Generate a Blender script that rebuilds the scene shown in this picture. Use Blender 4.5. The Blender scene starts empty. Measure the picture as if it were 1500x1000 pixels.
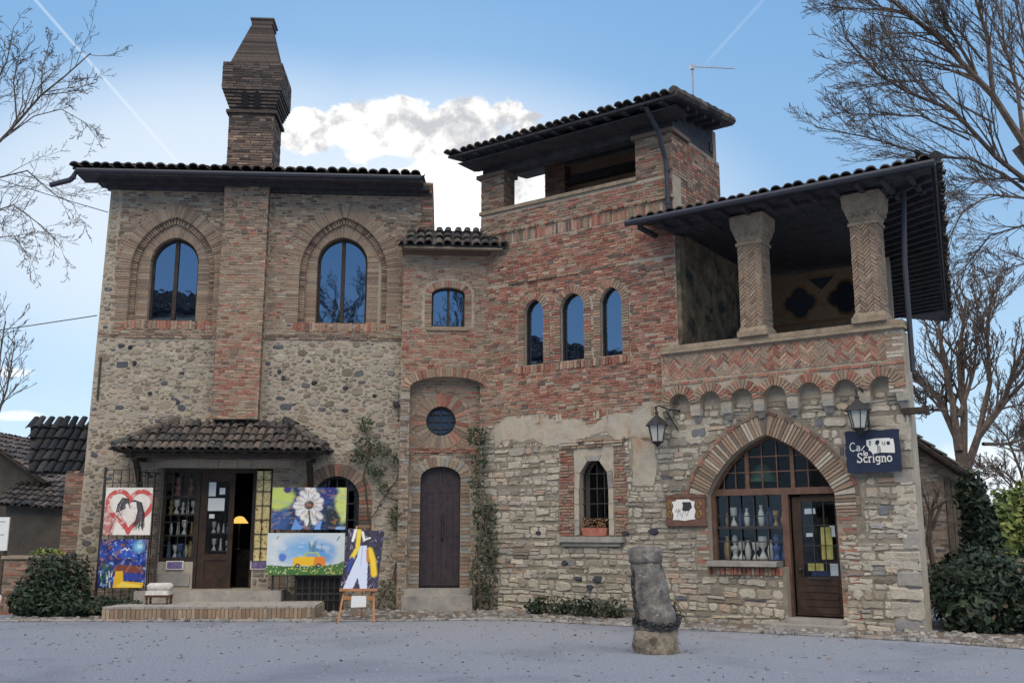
import bpy, bmesh, math, random
import numpy as np
from mathutils import Vector, Matrix
from mathutils.geometry import tessellate_polygon
R = math.radians
PI = math.pi
rnd = random.Random(7)
scene = bpy.context.scene
COL = scene.collection

# ------------------------------------------------------------------ camera
EYE = Vector((0, 0, 1.6)); PITCH = R(11.08); FPX = 1438.0
cd = bpy.data.cameras.new('camera'); cam = bpy.data.objects.new('camera', cd); COL.objects.link(cam)
cam.location = EYE; cam.rotation_euler = (R(90) + PITCH, 0, 0)
cd.sensor_width = 36; cd.lens = FPX / 1500 * 36; cd.clip_start = 0.1; cd.clip_end = 2000
scene.camera = cam
scene.view_settings.view_transform = 'Standard'; scene.view_settings.look = 'None'
scene.view_settings.gamma = 1; scene.view_settings.exposure = 0.72

def sight(px, py):
    u = (px - 750) / FPX; v = -(py - 500) / FPX
    return Vector((u, math.cos(PITCH) - v * math.sin(PITCH), math.sin(PITCH) + v * math.cos(PITCH)))
def at(px, py, Y):
    d = sight(px, py); return EYE + d * (Y / d.y)

# ------------------------------------------------------------------ sun and sky
SUN_AZ = R(-7.0); SUN_EL = R(18.5)          # behind the house
sunv = Vector((math.sin(SUN_AZ) * math.cos(SUN_EL), math.cos(SUN_AZ) * math.cos(SUN_EL), math.sin(SUN_EL)))
sl = bpy.data.lights.new('sun', 'SUN'); sl.energy = 1.2; sl.angle = R(11); sl.color = (1, 0.93, 0.82)
so = bpy.data.objects.new('sun', sl); COL.objects.link(so); so.rotation_euler = sunv.to_track_quat('Z', 'Y').to_euler()

world = bpy.data.worlds.new('World'); scene.world = world; world.use_nodes = True
wt = world.node_tree; wt.nodes.clear()
class NT:
    def __init__(s, t): s.t = t
    def n(s, typ, **k):
        nd = s.t.nodes.new(typ)
        for a, b in k.items(): setattr(nd, a, b)
        return nd
    def put(s, sock, val):
        if val is None: return
        if hasattr(val, 'is_output'): s.t.links.new(val, sock)
        else:
            if hasattr(sock.default_value, '__len__') and not hasattr(val, '__len__'): val = [val] * len(sock.default_value)
            if hasattr(val, '__len__') and len(sock.default_value) == 4 and len(val) == 3: val = (*val, 1)
            sock.default_value = val
    def math(s, op, a, b=None, c=None, clamp=False):
        nd = s.n('ShaderNodeMath', operation=op, use_clamp=clamp)
        s.put(nd.inputs[0], a); s.put(nd.inputs[1], b)
        if c is not None: s.put(nd.inputs[2], c)
        return nd.outputs[0]
    def mix(s, f, a, b, blend='MIX'):
        nd = s.n('ShaderNodeMix', data_type='RGBA', blend_type=blend)
        s.put(nd.inputs[0], f); s.put(nd.inputs[6], a); s.put(nd.inputs[7], b)
        return nd.outputs[2]
    def ramp(s, f, stops, interp='LINEAR'):
        nd = s.n('ShaderNodeValToRGB'); cr = nd.color_ramp; cr.interpolation = interp
        while len(cr.elements) < len(stops): cr.elements.new(0.5)
        for e, (p, c) in zip(cr.elements, stops):
            e.position = p; e.color = (*c, 1) if len(c) == 3 else c
        s.put(nd.inputs[0], f); return nd.outputs[0]
    def smooth(s, x, a, b):
        nd = s.n('ShaderNodeMapRange', interpolation_type='SMOOTHSTEP')
        s.put(nd.inputs[0], x); nd.inputs[1].default_value = a; nd.inputs[2].default_value = b
        return nd.outputs[0]
    def noise(s, vec, scale, detail=4, rough=0.5, dist=0, col=False):
        nd = s.n('ShaderNodeTexNoise'); s.put(nd.inputs['Vector'], vec)
        nd.inputs['Scale'].default_value = scale; nd.inputs['Detail'].default_value = detail
        nd.inputs['Roughness'].default_value = rough; nd.inputs['Distortion'].default_value = dist
        return nd.outputs[1 if col else 0]
W = NT(wt)
sky = W.n('ShaderNodeTexSky', sky_type='NISHITA'); sky.sun_disc = False
sky.sun_elevation = SUN_EL; sky.sun_rotation = SUN_AZ; sky.air_density = 1.0; sky.dust_density = 0.6; sky.ozone_density = 1.5
tc = W.n('ShaderNodeTexCoord'); dirv = tc.outputs['Generated']
sx = W.n('ShaderNodeSeparateXYZ'); W.put(sx.inputs[0], dirv)
fwd = W.smooth(sx.outputs[1], 0.05, 0.15)
ysafe = W.math('MAXIMUM', sx.outputs[1], 0.05)
GX = W.math('DIVIDE', sx.outputs[0], ysafe); GZ = W.math('DIVIDE', sx.outputs[2], ysafe)
cx = W.n('ShaderNodeCombineXYZ'); W.put(cx.inputs[0], GX); W.put(cx.inputs[1], GZ)
G2 = cx.outputs[0]
def gn(px, py):
    d = sight(px, py); return d.x / d.y, d.z / d.y
def blob(px, py, rx, ry):
    a, b = gn(px, py); k = 1 / 1400
    e = W.math('POWER', W.math('DIVIDE', W.math('SUBTRACT', GX, a), rx * k), 2)
    f = W.math('POWER', W.math('DIVIDE', W.math('SUBTRACT', GZ, b), ry * k), 2)
    return W.math('SUBTRACT', 1.0, W.math('ADD', e, f))
def union(bl):
    o = bl[0]
    for b in bl[1:]: o = W.math('SMOOTH_MAX', o, b, 0.15)
    return o
n1 = W.noise(G2, 19, 12, 0.66, 0.25)
body = union([blob(462, 195, 62, 40), blob(560, 190, 120, 55), blob(660, 225, 110, 80), blob(705, 172, 88, 38), blob(640, 305, 130, 75), blob(770, 285, 90, 50)])
body = W.math('ADD', W.math('MAXIMUM', body, -3.0), W.math('MULTIPLY', W.math('SUBTRACT', n1, 0.5), 3.2))
hole = W.math('ADD', blob(575, 238, 42, 15), W.math('MULTIPLY', W.math('SUBTRACT', n1, 0.5), 2.0))
cmask = W.math('MULTIPLY', W.smooth(body, 0.0, 0.42), W.math('SUBTRACT', 1.0, W.smooth(hole, 0.0, 0.7)))
cmask = W.math('MULTIPLY', cmask, fwd)
n2 = W.noise(G2, 9, 5, 0.6, 0.2)
low = union([blob(15, 545, 45, 9), blob(20, 609, 50, 9), blob(1450, 700, 120, 60)])
low = W.math('ADD', W.math('MAXIMUM', low, -3.0), W.math('MULTIPLY', W.math('SUBTRACT', n2, 0.5), 2.5))
lmask = W.math('MULTIPLY', W.math('MULTIPLY', W.smooth(low, 0.0, 1.0), fwd), 0.75)
def trail(p, q, w0, op):
    (a, b), (c, d) = gn(*p), gn(*q); L = math.hypot(c - a, d - b); ux, uz = (c - a) / L, (d - b) / L
    rx_ = W.math('SUBTRACT', GX, a); rz_ = W.math('SUBTRACT', GZ, b)
    s_ = W.math('ADD', W.math('MULTIPLY', rx_, ux), W.math('MULTIPLY', rz_, uz))
    t_ = W.math('ABSOLUTE', W.math('SUBTRACT', W.math('MULTIPLY', rx_, uz), W.math('MULTIPLY', rz_, ux)))
    m = W.math('SUBTRACT', 1.0, W.smooth(t_, w0 * 0.3 / 1400, w0 / 1400))
    m = W.math('MULTIPLY', m, W.math('MULTIPLY', W.smooth(s_, -0.01, 0.02), W.math('SUBTRACT', 1.0, W.smooth(s_, L - 0.02, L + 0.01))))
    return W.math('MULTIPLY', m, W.math('MULTIPLY', fwd, W.math('MULTIPLY_ADD', n1, op, op * 0.5)))
tr = W.math('MAXIMUM', trail((20, -36), (268, 247), 3.4, 0.34), trail((1150, -35), (1035, 92), 3.6, 0.10))
SKY_GAIN = 0.05
skyc = W.mix(1.0, sky.outputs[0], (SKY_GAIN * 0.8, SKY_GAIN, SKY_GAIN * 1.3), 'MULTIPLY')
elev = sx.outputs[2]
grad = W.ramp(elev, [(0.0, (0.44, 0.56, 0.66)), (0.16, (0.32, 0.46, 0.60)), (0.30, (0.20, 0.345, 0.52)), (0.52, (0.125, 0.275, 0.48)), (0.72, (0.14, 0.32, 0.74)), (1.0, (0.16, 0.36, 0.9))])
skyc = W.mix(W.math('MULTIPLY_ADD', W.smooth(sx.outputs[1], -0.1, 0.3), -0.08, 0.9), skyc, grad)
halo = W.smooth(union([blob(275, 300, 300, 150), blob(600, 340, 330, 160)]), -2.6, 1.0)
skyc = W.mix(W.math('MULTIPLY', W.math('MULTIPLY', halo, fwd), 0.7), skyc, (0.56, 0.60, 0.64))
skyc = W.mix(tr, skyc, (0.56, 0.61, 0.66))
skyc = W.mix(lmask, skyc, (0.66, 0.68, 0.70))
shade = W.noise(G2, 26, 9, 0.6, 0.3)
sh2 = W.math('ADD', W.math('MULTIPLY', shade, 1.0), W.math('MULTIPLY', W.smooth(blob(735, 200, 110, 50), -0.9, 0.9), 0.12))
cloudc = W.mix(W.smooth(sh2, 0.46, 0.66), (0.70, 0.69, 0.67), (0.37, 0.38, 0.40))
nearsun = W.smooth(blob(640, 300, 110, 70), -0.5, 0.9)
cloudc = W.mix(W.math('MULTIPLY', nearsun, 0.9), cloudc, (1.25, 1.22, 1.17))
skyc = W.mix(cmask, skyc, cloudc)
# warm bright cloud deck added behind the camera as unseen fill light
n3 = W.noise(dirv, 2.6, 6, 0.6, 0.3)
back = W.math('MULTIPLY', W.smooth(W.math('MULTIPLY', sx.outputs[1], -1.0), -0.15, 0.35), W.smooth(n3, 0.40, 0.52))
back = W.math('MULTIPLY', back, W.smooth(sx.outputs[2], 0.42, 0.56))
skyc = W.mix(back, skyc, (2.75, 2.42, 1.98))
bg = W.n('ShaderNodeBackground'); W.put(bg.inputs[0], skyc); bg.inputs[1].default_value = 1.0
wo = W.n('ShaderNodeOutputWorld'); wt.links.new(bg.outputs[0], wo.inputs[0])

# ------------------------------------------------------------------ materials
def new_mat(name):
    m = bpy.data.materials.new(name); m.use_nodes = True; m.node_tree.nodes.clear()
    t = NT(m.node_tree); out = t.n('ShaderNodeOutputMaterial'); p = t.n('ShaderNodeBsdfPrincipled')
    m.node_tree.links.new(p.outputs[0], out.inputs[0]); return m, t, p, out
def mat(name, cols, src='flat', scale=3.0, rough=0.85, bump=0.0, bscale=30, stain=None, metal=0.0, spec=0.3, var=0.25, vscale=12, emit=None, soot=None):
    """cols: one colour or list of (pos, colour); src flat / island / noise; stain=(colour, scale, low, high)."""
    m, t, p, out = new_mat(name)
    tc_ = t.n('ShaderNodeTexCoord').outputs['Object']
    if not isinstance(cols, list): cols = [(0, cols)]
    if len(cols) == 1: c = cols[0][1]
    elif src == 'island': c = t.ramp(t.n('ShaderNodeNewGeometry').outputs['Random Per Island'], cols)
    else: c = t.ramp(t.noise(tc_, scale, 6, 0.6), cols)
    if var:
        k = t.math('MULTIPLY_ADD', t.noise(tc_, vscale, 5, 0.65), var * 2, 1 - var)
        cc = t.n('ShaderNodeCombineColor')
        for i in range(3): t.put(cc.inputs[i], k)
        c = t.mix(1.0, c, cc.outputs[0], 'MULTIPLY')
    if stain:
        for st in (stain if isinstance(stain, list) else [stain]):
            sc, ss, lo, hi = st[:4]; f_ = t.smooth(t.noise(tc_, ss, 6, 0.6, 0.4), lo, hi)
            c = t.mix(t.math('MULTIPLY', f_, st[4]) if len(st) > 4 else f_, c, sc)
    t.put(p.inputs['Base Color'], c); p.inputs['Roughness'].default_value = rough
    p.inputs['Metallic'].default_value = metal; p.inputs['Specular IOR Level'].default_value = spec
    if bump:
        b = t.n('ShaderNodeBump'); b.inputs['Strength'].default_value = bump; b.inputs['Distance'].default_value = 0.02
        t.put(b.inputs['Height'], t.noise(tc_, bscale, 6, 0.65)); t.put(p.inputs['Normal'], b.outputs[0])
    if emit:
        p.inputs['Emission Color'].default_value = (*emit[0], 1); p.inputs['Emission Strength'].default_value = emit[1]
    return m
def S(r, g, b):   # sRGB 0-255 to linear
    return tuple(((x / 255 + 0.055) / 1.055) ** 2.4 if x > 10 else x / 255 / 12.92 for x in (r, g, b))
def glass_mat(name, clear, tint, dark, rough=0.02):
    m = bpy.data.materials.new(name); m.use_nodes = True; m.node_tree.nodes.clear(); t = NT(m.node_tree)
    out = t.n('ShaderNodeOutputMaterial'); g = t.n('ShaderNodeBsdfGlossy'); g.inputs['Roughness'].default_value = rough
    g.inputs['Color'].default_value = (*tint, 1)
    bmp = t.n('ShaderNodeBump'); bmp.inputs['Strength'].default_value = 0.04; bmp.inputs['Distance'].default_value = 0.05
    t.put(bmp.inputs['Height'], t.noise(t.n('ShaderNodeTexCoord').outputs['Object'], 2.2, 2)); t.put(g.inputs['Normal'], bmp.outputs[0])
    if clear: o = t.n('ShaderNodeBsdfTransparent'); o.inputs[0].default_value = (0.9, 0.93, 0.95, 1)
    else: o = t.n('ShaderNodeBsdfDiffuse'); o.inputs[0].default_value = (*dark, 1)
    mx = t.n('ShaderNodeMixShader'); mx.inputs[0].default_value = 0.022 if clear else 0.5
    m.node_tree.links.new(o.outputs[0], mx.inputs[1]); m.node_tree.links.new(g.outputs[0], mx.inputs[2])
    m.node_tree.links.new(mx.outputs[0], out.inputs[0]); return m
M = {}
M['mortar'] = mat('lime mortar', [(0.3, (0.31, 0.27, 0.215)), (0.7, (0.42, 0.37, 0.30))], 'noise', 2.5, 0.95, 0.5, 45)
M['joint'] = mat('recessed earthy joint', [(0.3, (0.17, 0.15, 0.122)), (0.7, (0.30, 0.265, 0.215))], 'noise', 3.5, 0.95, 0.5, 45)
M['mortar_dark'] = mat('dirty mortar', [(0.3, (0.22, 0.18, 0.15)), (0.7, (0.33, 0.28, 0.23))], 'noise', 2.5, 0.95, 0.5, 45)
M['stone'] = mat('field stone', [(0, (0.16, 0.135, 0.105)), (0.15, (0.25, 0.215, 0.165)), (0.4, (0.36, 0.315, 0.25)), (0.62, (0.30, 0.275, 0.24)), (0.8, (0.44, 0.395, 0.32)), (0.89, (0.35, 0.235, 0.17)), (0.94, (0.22, 0.21, 0.21)), (0.975, (0.09, 0.095, 0.115))], 'island', rough=0.95, bump=1.0, bscale=32, var=0.4, vscale=18, stain=[((0.17, 0.15, 0.13), 0.55, 0.50, 0.72, 0.42), ((0.46, 0.42, 0.35), 1.3, 0.56, 0.75, 0.30)])
M['stone_pale'] = mat('pale split stone', [(0, (0.235, 0.215, 0.18)), (0.15, (0.40, 0.37, 0.31)), (0.45, (0.485, 0.445, 0.37)), (0.7, (0.38, 0.355, 0.31)), (0.85, (0.54, 0.495, 0.41)), (0.93, (0.44, 0.335, 0.26)), (0.96, (0.36, 0.35, 0.34)), (0.994, (0.14, 0.15, 0.17))], 'island', rough=0.95, bump=1.0, bscale=30, var=0.42, vscale=15, stain=[((0.17, 0.15, 0.13), 0.55, 0.50, 0.72, 0.42), ((0.46, 0.42, 0.35), 1.3, 0.56, 0.75, 0.30)])
M['brick_red'] = mat('red brick', [(0, (0.22, 0.085, 0.062)), (0.25, (0.30, 0.125, 0.092)), (0.55, (0.36, 0.162, 0.12)), (0.8, (0.385, 0.215, 0.16)), (0.93, (0.48, 0.32, 0.24)), (0.98, (0.15, 0.09, 0.08))], 'island', rough=0.92, bump=0.8, bscale=45, var=0.45, vscale=26, stain=[((0.42, 0.34, 0.27), 9, 0.60, 0.75), ((0.16, 0.10, 0.085), 0.6, 0.5, 0.72, 0.42)])
M['brick_buff'] = mat('buff brick', [(0, (0.20, 0.145, 0.11)), (0.25, (0.285, 0.21, 0.155)), (0.55, (0.33, 0.245, 0.18)), (0.8, (0.305, 0.205, 0.15)), (0.93, (0.39, 0.31, 0.235)), (0.98, (0.17, 0.135, 0.115))], 'island', rough=0.92, bump=0.8, bscale=45, var=0.45, vscale=26, stain=[((0.17, 0.15, 0.13), 0.55, 0.50, 0.72, 0.42), ((0.46, 0.42, 0.35), 1.3, 0.56, 0.75, 0.30)])
M['brick_dark'] = mat('weathered dark brick', [(0, (0.12, 0.09, 0.075)), (0.4, (0.17, 0.125, 0.10)), (0.8, (0.21, 0.15, 0.12)), (1, (0.25, 0.18, 0.14))], 'island', rough=0.92, bump=0.8, bscale=45, var=0.45, vscale=26)
M['brick_sooty'] = mat('soot blackened brick', [(0, (0.045, 0.04, 0.04)), (0.4, (0.075, 0.062, 0.058)), (0.8, (0.105, 0.085, 0.075)), (1, (0.15, 0.115, 0.10))], 'island', rough=0.95, bump=0.8, bscale=45, var=0.45, vscale=26)
M['cobble_dark'] = mat('blue black cobble', [(0, (0.022, 0.026, 0.038)), (1, (0.06, 0.065, 0.08))], 'island', rough=0.8, bump=0.4, bscale=30)
M['plaster'] = mat('stained plaster', [(0.3, (0.33, 0.29, 0.235)), (0.55, (0.44, 0.395, 0.325)), (0.8, (0.36, 0.295, 0.22))], 'noise', 2.2, 0.95, 0.5, 20, stain=[((0.34, 0.20, 0.11), 1.3, 0.56, 0.72), ((0.38, 0.37, 0.34), 2.6, 0.55, 0.7)])
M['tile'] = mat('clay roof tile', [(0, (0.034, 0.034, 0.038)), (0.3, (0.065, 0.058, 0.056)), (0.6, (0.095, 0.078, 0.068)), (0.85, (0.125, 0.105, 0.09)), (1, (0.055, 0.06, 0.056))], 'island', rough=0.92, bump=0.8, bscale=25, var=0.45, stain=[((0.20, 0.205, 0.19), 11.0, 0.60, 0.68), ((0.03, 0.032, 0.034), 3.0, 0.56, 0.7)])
M['tile_shaded'] = mat('shade-darkened mossy tile', [(0, (0.014, 0.017, 0.022)), (0.6, (0.03, 0.033, 0.04)), (1, (0.05, 0.052, 0.055))], 'island', rough=0.95, bump=0.6, bscale=25, var=0.4)  # darker copy of tile: backlit shade of the gateway roof put into the colour
M['stucco'] = mat('grimy stucco', [(0.3, (0.06, 0.054, 0.05)), (0.7, (0.11, 0.097, 0.084))], 'noise', 1.5, 0.95, 0.5, 20)
M['wood_dark'] = mat('dark aged wood', [(0.3, (0.028, 0.022, 0.02)), (0.7, (0.055, 0.042, 0.035))], 'noise', 6, 0.75, 0.4, 30)
M['wood_soffit'] = mat('soffit boards', [(0.3, (0.032, 0.033, 0.042)), (0.7, (0.068, 0.066, 0.074))], 'noise', 5, 0.85, 0.4, 30)
M['wood_brown'] = mat('brown shop joinery', [(0.3, (0.075, 0.04, 0.026)), (0.7, (0.14, 0.075, 0.045))], 'noise', 7, 0.6, 0.3, 40)
M['wood_door'] = mat('dark brown door', [(0.3, (0.022, 0.014, 0.012)), (0.7, (0.062, 0.034, 0.022))], 'noise', 5, 0.55, 0.3, 40)
M['wood_red'] = mat('red brown timber', [(0.3, (0.095, 0.055, 0.042)), (0.7, (0.165, 0.095, 0.07))], 'noise', 7, 0.7, 0.3, 40)
M['door_wood'] = mat('violet brown door boards', [(0.3, (0.032, 0.024, 0.032)), (0.7, (0.06, 0.045, 0.052))], 'noise', 8, 0.55, 0.3, 40)
M['easel_wood'] = mat('orange beech wood', [(0.3, (0.34, 0.15, 0.07)), (0.7, (0.46, 0.22, 0.11))], 'noise', 8, 0.6, 0.2, 40)
M['iron'] = mat('wrought iron', [(0.3, (0.018, 0.018, 0.022)), (0.7, (0.045, 0.042, 0.042))], 'noise', 20, 0.6, 0.3, 60, spec=0.4)
M['gutter'] = mat('dark painted gutter', (0.035, 0.04, 0.055), rough=0.5, var=0.2)
M['pane'] = glass_mat('reflecting window glass', False, (0.27, 0.40, 0.60), (0.006, 0.009, 0.018))
M['clear'] = glass_mat('shop window glass', True, (0.8, 0.9, 1.0), (0, 0, 0))
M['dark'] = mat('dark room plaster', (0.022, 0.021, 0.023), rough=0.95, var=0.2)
M['grey_stone'] = mat('grey dressed stone', [(0.3, (0.24, 0.23, 0.22)), (0.7, (0.36, 0.34, 0.31))], 'noise', 4, 0.9, 0.5, 30, stain=((0.16, 0.15, 0.14), 3, 0.55, 0.75))
M['cap_stone'] = mat('worn sandstone', [(0.3, (0.24, 0.19, 0.14)), (0.7, (0.36, 0.29, 0.215))], 'noise', 5, 0.95, 0.9, 30, stain=((0.19, 0.155, 0.12), 4, 0.55, 0.75), var=0.4)
M['bollard'] = mat('lichened bollard stone', [(0.3, (0.075, 0.072, 0.074)), (0.5, (0.15, 0.14, 0.132)), (0.7, (0.26, 0.245, 0.22))], 'noise', 6, 0.95, 1.0, 22, stain=[((0.40, 0.38, 0.34), 16, 0.63, 0.7), ((0.05, 0.05, 0.06), 9, 0.58, 0.7)], var=0.4)
M['bollard_foot'] = mat('yellowed foot stone', [(0.3, (0.14, 0.12, 0.095)), (0.5, (0.25, 0.215, 0.165)), (0.7, (0.36, 0.31, 0.24))], 'noise', 9, 0.95, 1.0, 25, stain=[((0.10, 0.085, 0.07), 7, 0.52, 0.66), ((0.13, 0.10, 0.08), 19, 0.58, 0.68)], var=0.4)
def gravel_mat():
    m, t, p, out = new_mat('rolled gravel'); tc_ = t.n('ShaderNodeTexCoord').outputs['Object']
    c = t.ramp(t.noise(tc_, 34, 6, 0.65), [(0.35, (0.16, 0.178, 0.21)), (0.5, (0.265, 0.288, 0.328)), (0.66, (0.39, 0.415, 0.455))])
    mp = t.n('ShaderNodeMapping'); mp.inputs['Scale'].default_value = (0.12, 1.3, 1); mp.inputs['Rotation'].default_value = (0, 0, R(-6)); t.put(mp.inputs[0], tc_)
    c = t.mix(t.math('MULTIPLY', t.smooth(t.noise(mp.outputs[0], 1.1, 4, 0.55), .46, .66), .45), c, (0.255, 0.285, 0.335))      # swept wheel tracks
    c = t.mix(t.math('MULTIPLY', t.smooth(t.noise(tc_, 0.33, 6, 0.62, 0.5), .48, .68), .55), c, (0.125, 0.145, 0.185))            # damp patches
    c = t.mix(t.math('MULTIPLY', t.smooth(t.noise(tc_, 1.7, 6, 0.7, 0.6), .57, .70), .4), c, (0.285, 0.30, 0.335))
    c = t.mix(t.math('MULTIPLY', t.smooth(t.noise(tc_, 9, 4, 0.7), .62, .72), .6), c, (0.10, 0.105, 0.12))
    t.put(p.inputs['Base Color'], c); p.inputs['Roughness'].default_value = .95
    bm = t.n('ShaderNodeBump'); bm.inputs['Strength'].default_value = 1.0; bm.inputs['Distance'].default_value = .03; t.put(bm.inputs['Height'], t.noise(tc_, 48, 6, .7)); t.put(p.inputs['Normal'], bm.outputs[0]); return m
M['gravel'] = gravel_mat()
M['cobble'] = mat('river cobble', [(0, (0.10, 0.10, 0.10)), (0.4, (0.19, 0.185, 0.18)), (0.8, (0.27, 0.26, 0.25)), (1, (0.36, 0.34, 0.32))], 'island', rough=0.9, bump=0.3, bscale=40)
M['kerb'] = mat('kerb stone', [(0, (0.22, 0.22, 0.225)), (0.5, (0.31, 0.305, 0.30)), (1, (0.27, 0.22, 0.19))], 'island', rough=0.9, bump=0.5, bscale=30)
M['soil'] = mat('soil and leaf litter', [(0.3, (0.10, 0.08, 0.06)), (0.7, (0.20, 0.16, 0.12))], 'noise', 10, 0.95, 0.8, 40)
M['ivy'] = mat('dark ivy leaves', [(0, (0.008, 0.018, 0.011)), (0.5, (0.017, 0.034, 0.02)), (0.85, (0.030, 0.052, 0.030)), (0.97, (0.06, 0.08, 0.045)), (1, (0.10, 0.08, 0.05))], 'island', rough=0.6, var=0.2, spec=0.35)
M['leaf_green'] = mat('green leaves', [(0, (0.022, 0.036, 0.022)), (0.6, (0.045, 0.062, 0.038)), (0.9, (0.08, 0.095, 0.055)), (1, (0.13, 0.09, 0.05))], 'island', rough=0.65, var=0.2)
M['leaf_yellow'] = mat('yellow green leaves', [(0, (0.07, 0.11, 0.03)), (0.6, (0.16, 0.21, 0.05)), (1, (0.34, 0.34, 0.10))], 'island', rough=0.65, var=0.2)
M['leaf_brown'] = mat('dead leaves', [(0, (0.10, 0.055, 0.03)), (0.6, (0.20, 0.11, 0.06)), (1, (0.30, 0.19, 0.10))], 'island', rough=0.8, var=0.2)
M['bark'] = mat('grey brown bark', [(0.3, (0.06, 0.046, 0.04)), (0.7, (0.14, 0.108, 0.09))], 'noise', 6, 0.95, 0.7, 20)
M['stem'] = mat('woody stem', [(0.3, (0.06, 0.048, 0.038)), (0.7, (0.13, 0.105, 0.08))], 'noise', 8, 0.9)
M['white'] = mat('white paint', (0.72, 0.72, 0.70), rough=0.6, var=0.06)
M['ceramic'] = mat('white glazed ceramic', [(0, (0.78, 0.76, 0.72)), (0.5, (0.62, 0.60, 0.56)), (0.75, (0.70, 0.62, 0.48)), (1, (0.82, 0.80, 0.78))], 'island', rough=0.3, var=0.1, spec=0.5)
M['ochre_glaze'] = mat('ochre glaze', (0.42, 0.26, 0.09), rough=0.3, var=0.15)
M['blue_glaze'] = mat('blue glaze', (0.07, 0.12, 0.30), rough=0.3, var=0.15)
M['dark_glaze'] = mat('dark glaze', (0.07, 0.055, 0.05), rough=0.3, var=0.15)
M['paper'] = mat('paper', (0.72, 0.74, 0.76), rough=0.8, var=0.05)
M['navy'] = mat('navy painted board', [(0.3, (0.010, 0.019, 0.048)), (0.7, (0.016, 0.028, 0.065))], 'noise', 5, 0.6, 0.1, 30)
M['purple'] = mat('purple enamel plate', [(0.35, (0.10, 0.07, 0.20)), (0.65, (0.22, 0.18, 0.34))], 'noise', 14, 0.5)
M['gold'] = mat('gilded scroll', (0.30, 0.19, 0.07), rough=0.5, metal=0.3, var=0.3)
M['rust'] = mat('rust brown board', [(0.3, (0.11, 0.06, 0.045)), (0.7, (0.18, 0.10, 0.075))], 'noise', 9, 0.8, 0.4, 30)
M['terracotta'] = mat('pink terracotta', [(0.3, (0.34, 0.12, 0.085)), (0.7, (0.46, 0.19, 0.14))], 'noise', 8, 0.85)
M['fabric'] = mat('worn striped upholstery', [(0.35, (0.42, 0.41, 0.40)), (0.65, (0.58, 0.56, 0.53))], 'noise', 20, 0.95)
M['yellow_tile'] = mat('yellow glazed tile', [(0.3, (0.60, 0.44, 0.13)), (0.5, (0.78, 0.66, 0.32)), (0.7, (0.74, 0.64, 0.40))], 'noise', 14, 0.4, stain=((0.20, 0.09, 0.04), 17, 0.57, 0.62))
M['lamp_glow'] = mat('lit lamp shade', (0.75, 0.50, 0.12), rough=0.6, emit=((1.0, 0.62, 0.14), 0.6))
M['yellow'] = mat('yellow cloth', [(0.4, (0.52, 0.42, 0.09)), (0.6, (0.70, 0.60, 0.20))], 'noise', 9, 0.8)
M['lamp_green'] = mat('dark green shade', (0.025, 0.06, 0.045), rough=0.6)
M['cloth_blue'] = mat('blue cloth', (0.03, 0.045, 0.12), rough=0.9)
M['cloth_dark'] = mat('dark cloth', (0.02, 0.022, 0.028), rough=0.95)
M['milk_glass'] = mat('frosted lantern glass', (0.48, 0.49, 0.46), rough=0.25, var=0.1)
M['black'] = mat('black paint', (0.012, 0.012, 0.014), rough=0.6)
M['fur'] = mat('white short fur', [(0.4, (0.60, 0.57, 0.50)), (0.6, (0.72, 0.70, 0.64))], 'noise', 9, 0.9)
M['fresco'] = mat('faded wall painting', [(0.3, (0.20, 0.135, 0.09)), (0.5, (0.27, 0.18, 0.115)), (0.7, (0.16, 0.125, 0.10))], 'noise', 2.5, 0.9)
M['fresco_dark'] = mat('mildewed wall painting', [(0.3, (0.06, 0.05, 0.038)), (0.5, (0.15, 0.115, 0.078)), (0.7, (0.24, 0.185, 0.125))], 'noise', 3.6, 0.95, stain=((0.04, 0.04, 0.036), 2.6, 0.52, 0.66))
M['paint_dark'] = mat('dark painted motif', (0.035, 0.04, 0.05), rough=0.9)
M['paint_orange'] = mat('ochre painted border', (0.22, 0.12, 0.06), rough=0.9)
M['alu'] = mat('dull aluminium', (0.30, 0.31, 0.33), rough=0.45, metal=0.6, var=0.1)
M['flower_pink'] = mat('pink flowers', [(0, (0.40, 0.07, 0.09)), (1, (0.50, 0.16, 0.16))], 'island', rough=0.8)
def paint_mat():
    m, t, p, out = new_mat('painted canvas'); a = t.n('ShaderNodeAttribute', attribute_name='paint')
    t.put(p.inputs['Base Color'], a.outputs[0]); p.inputs['Roughness'].default_value = 0.45; return m
M['paint'] = paint_mat()

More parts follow.
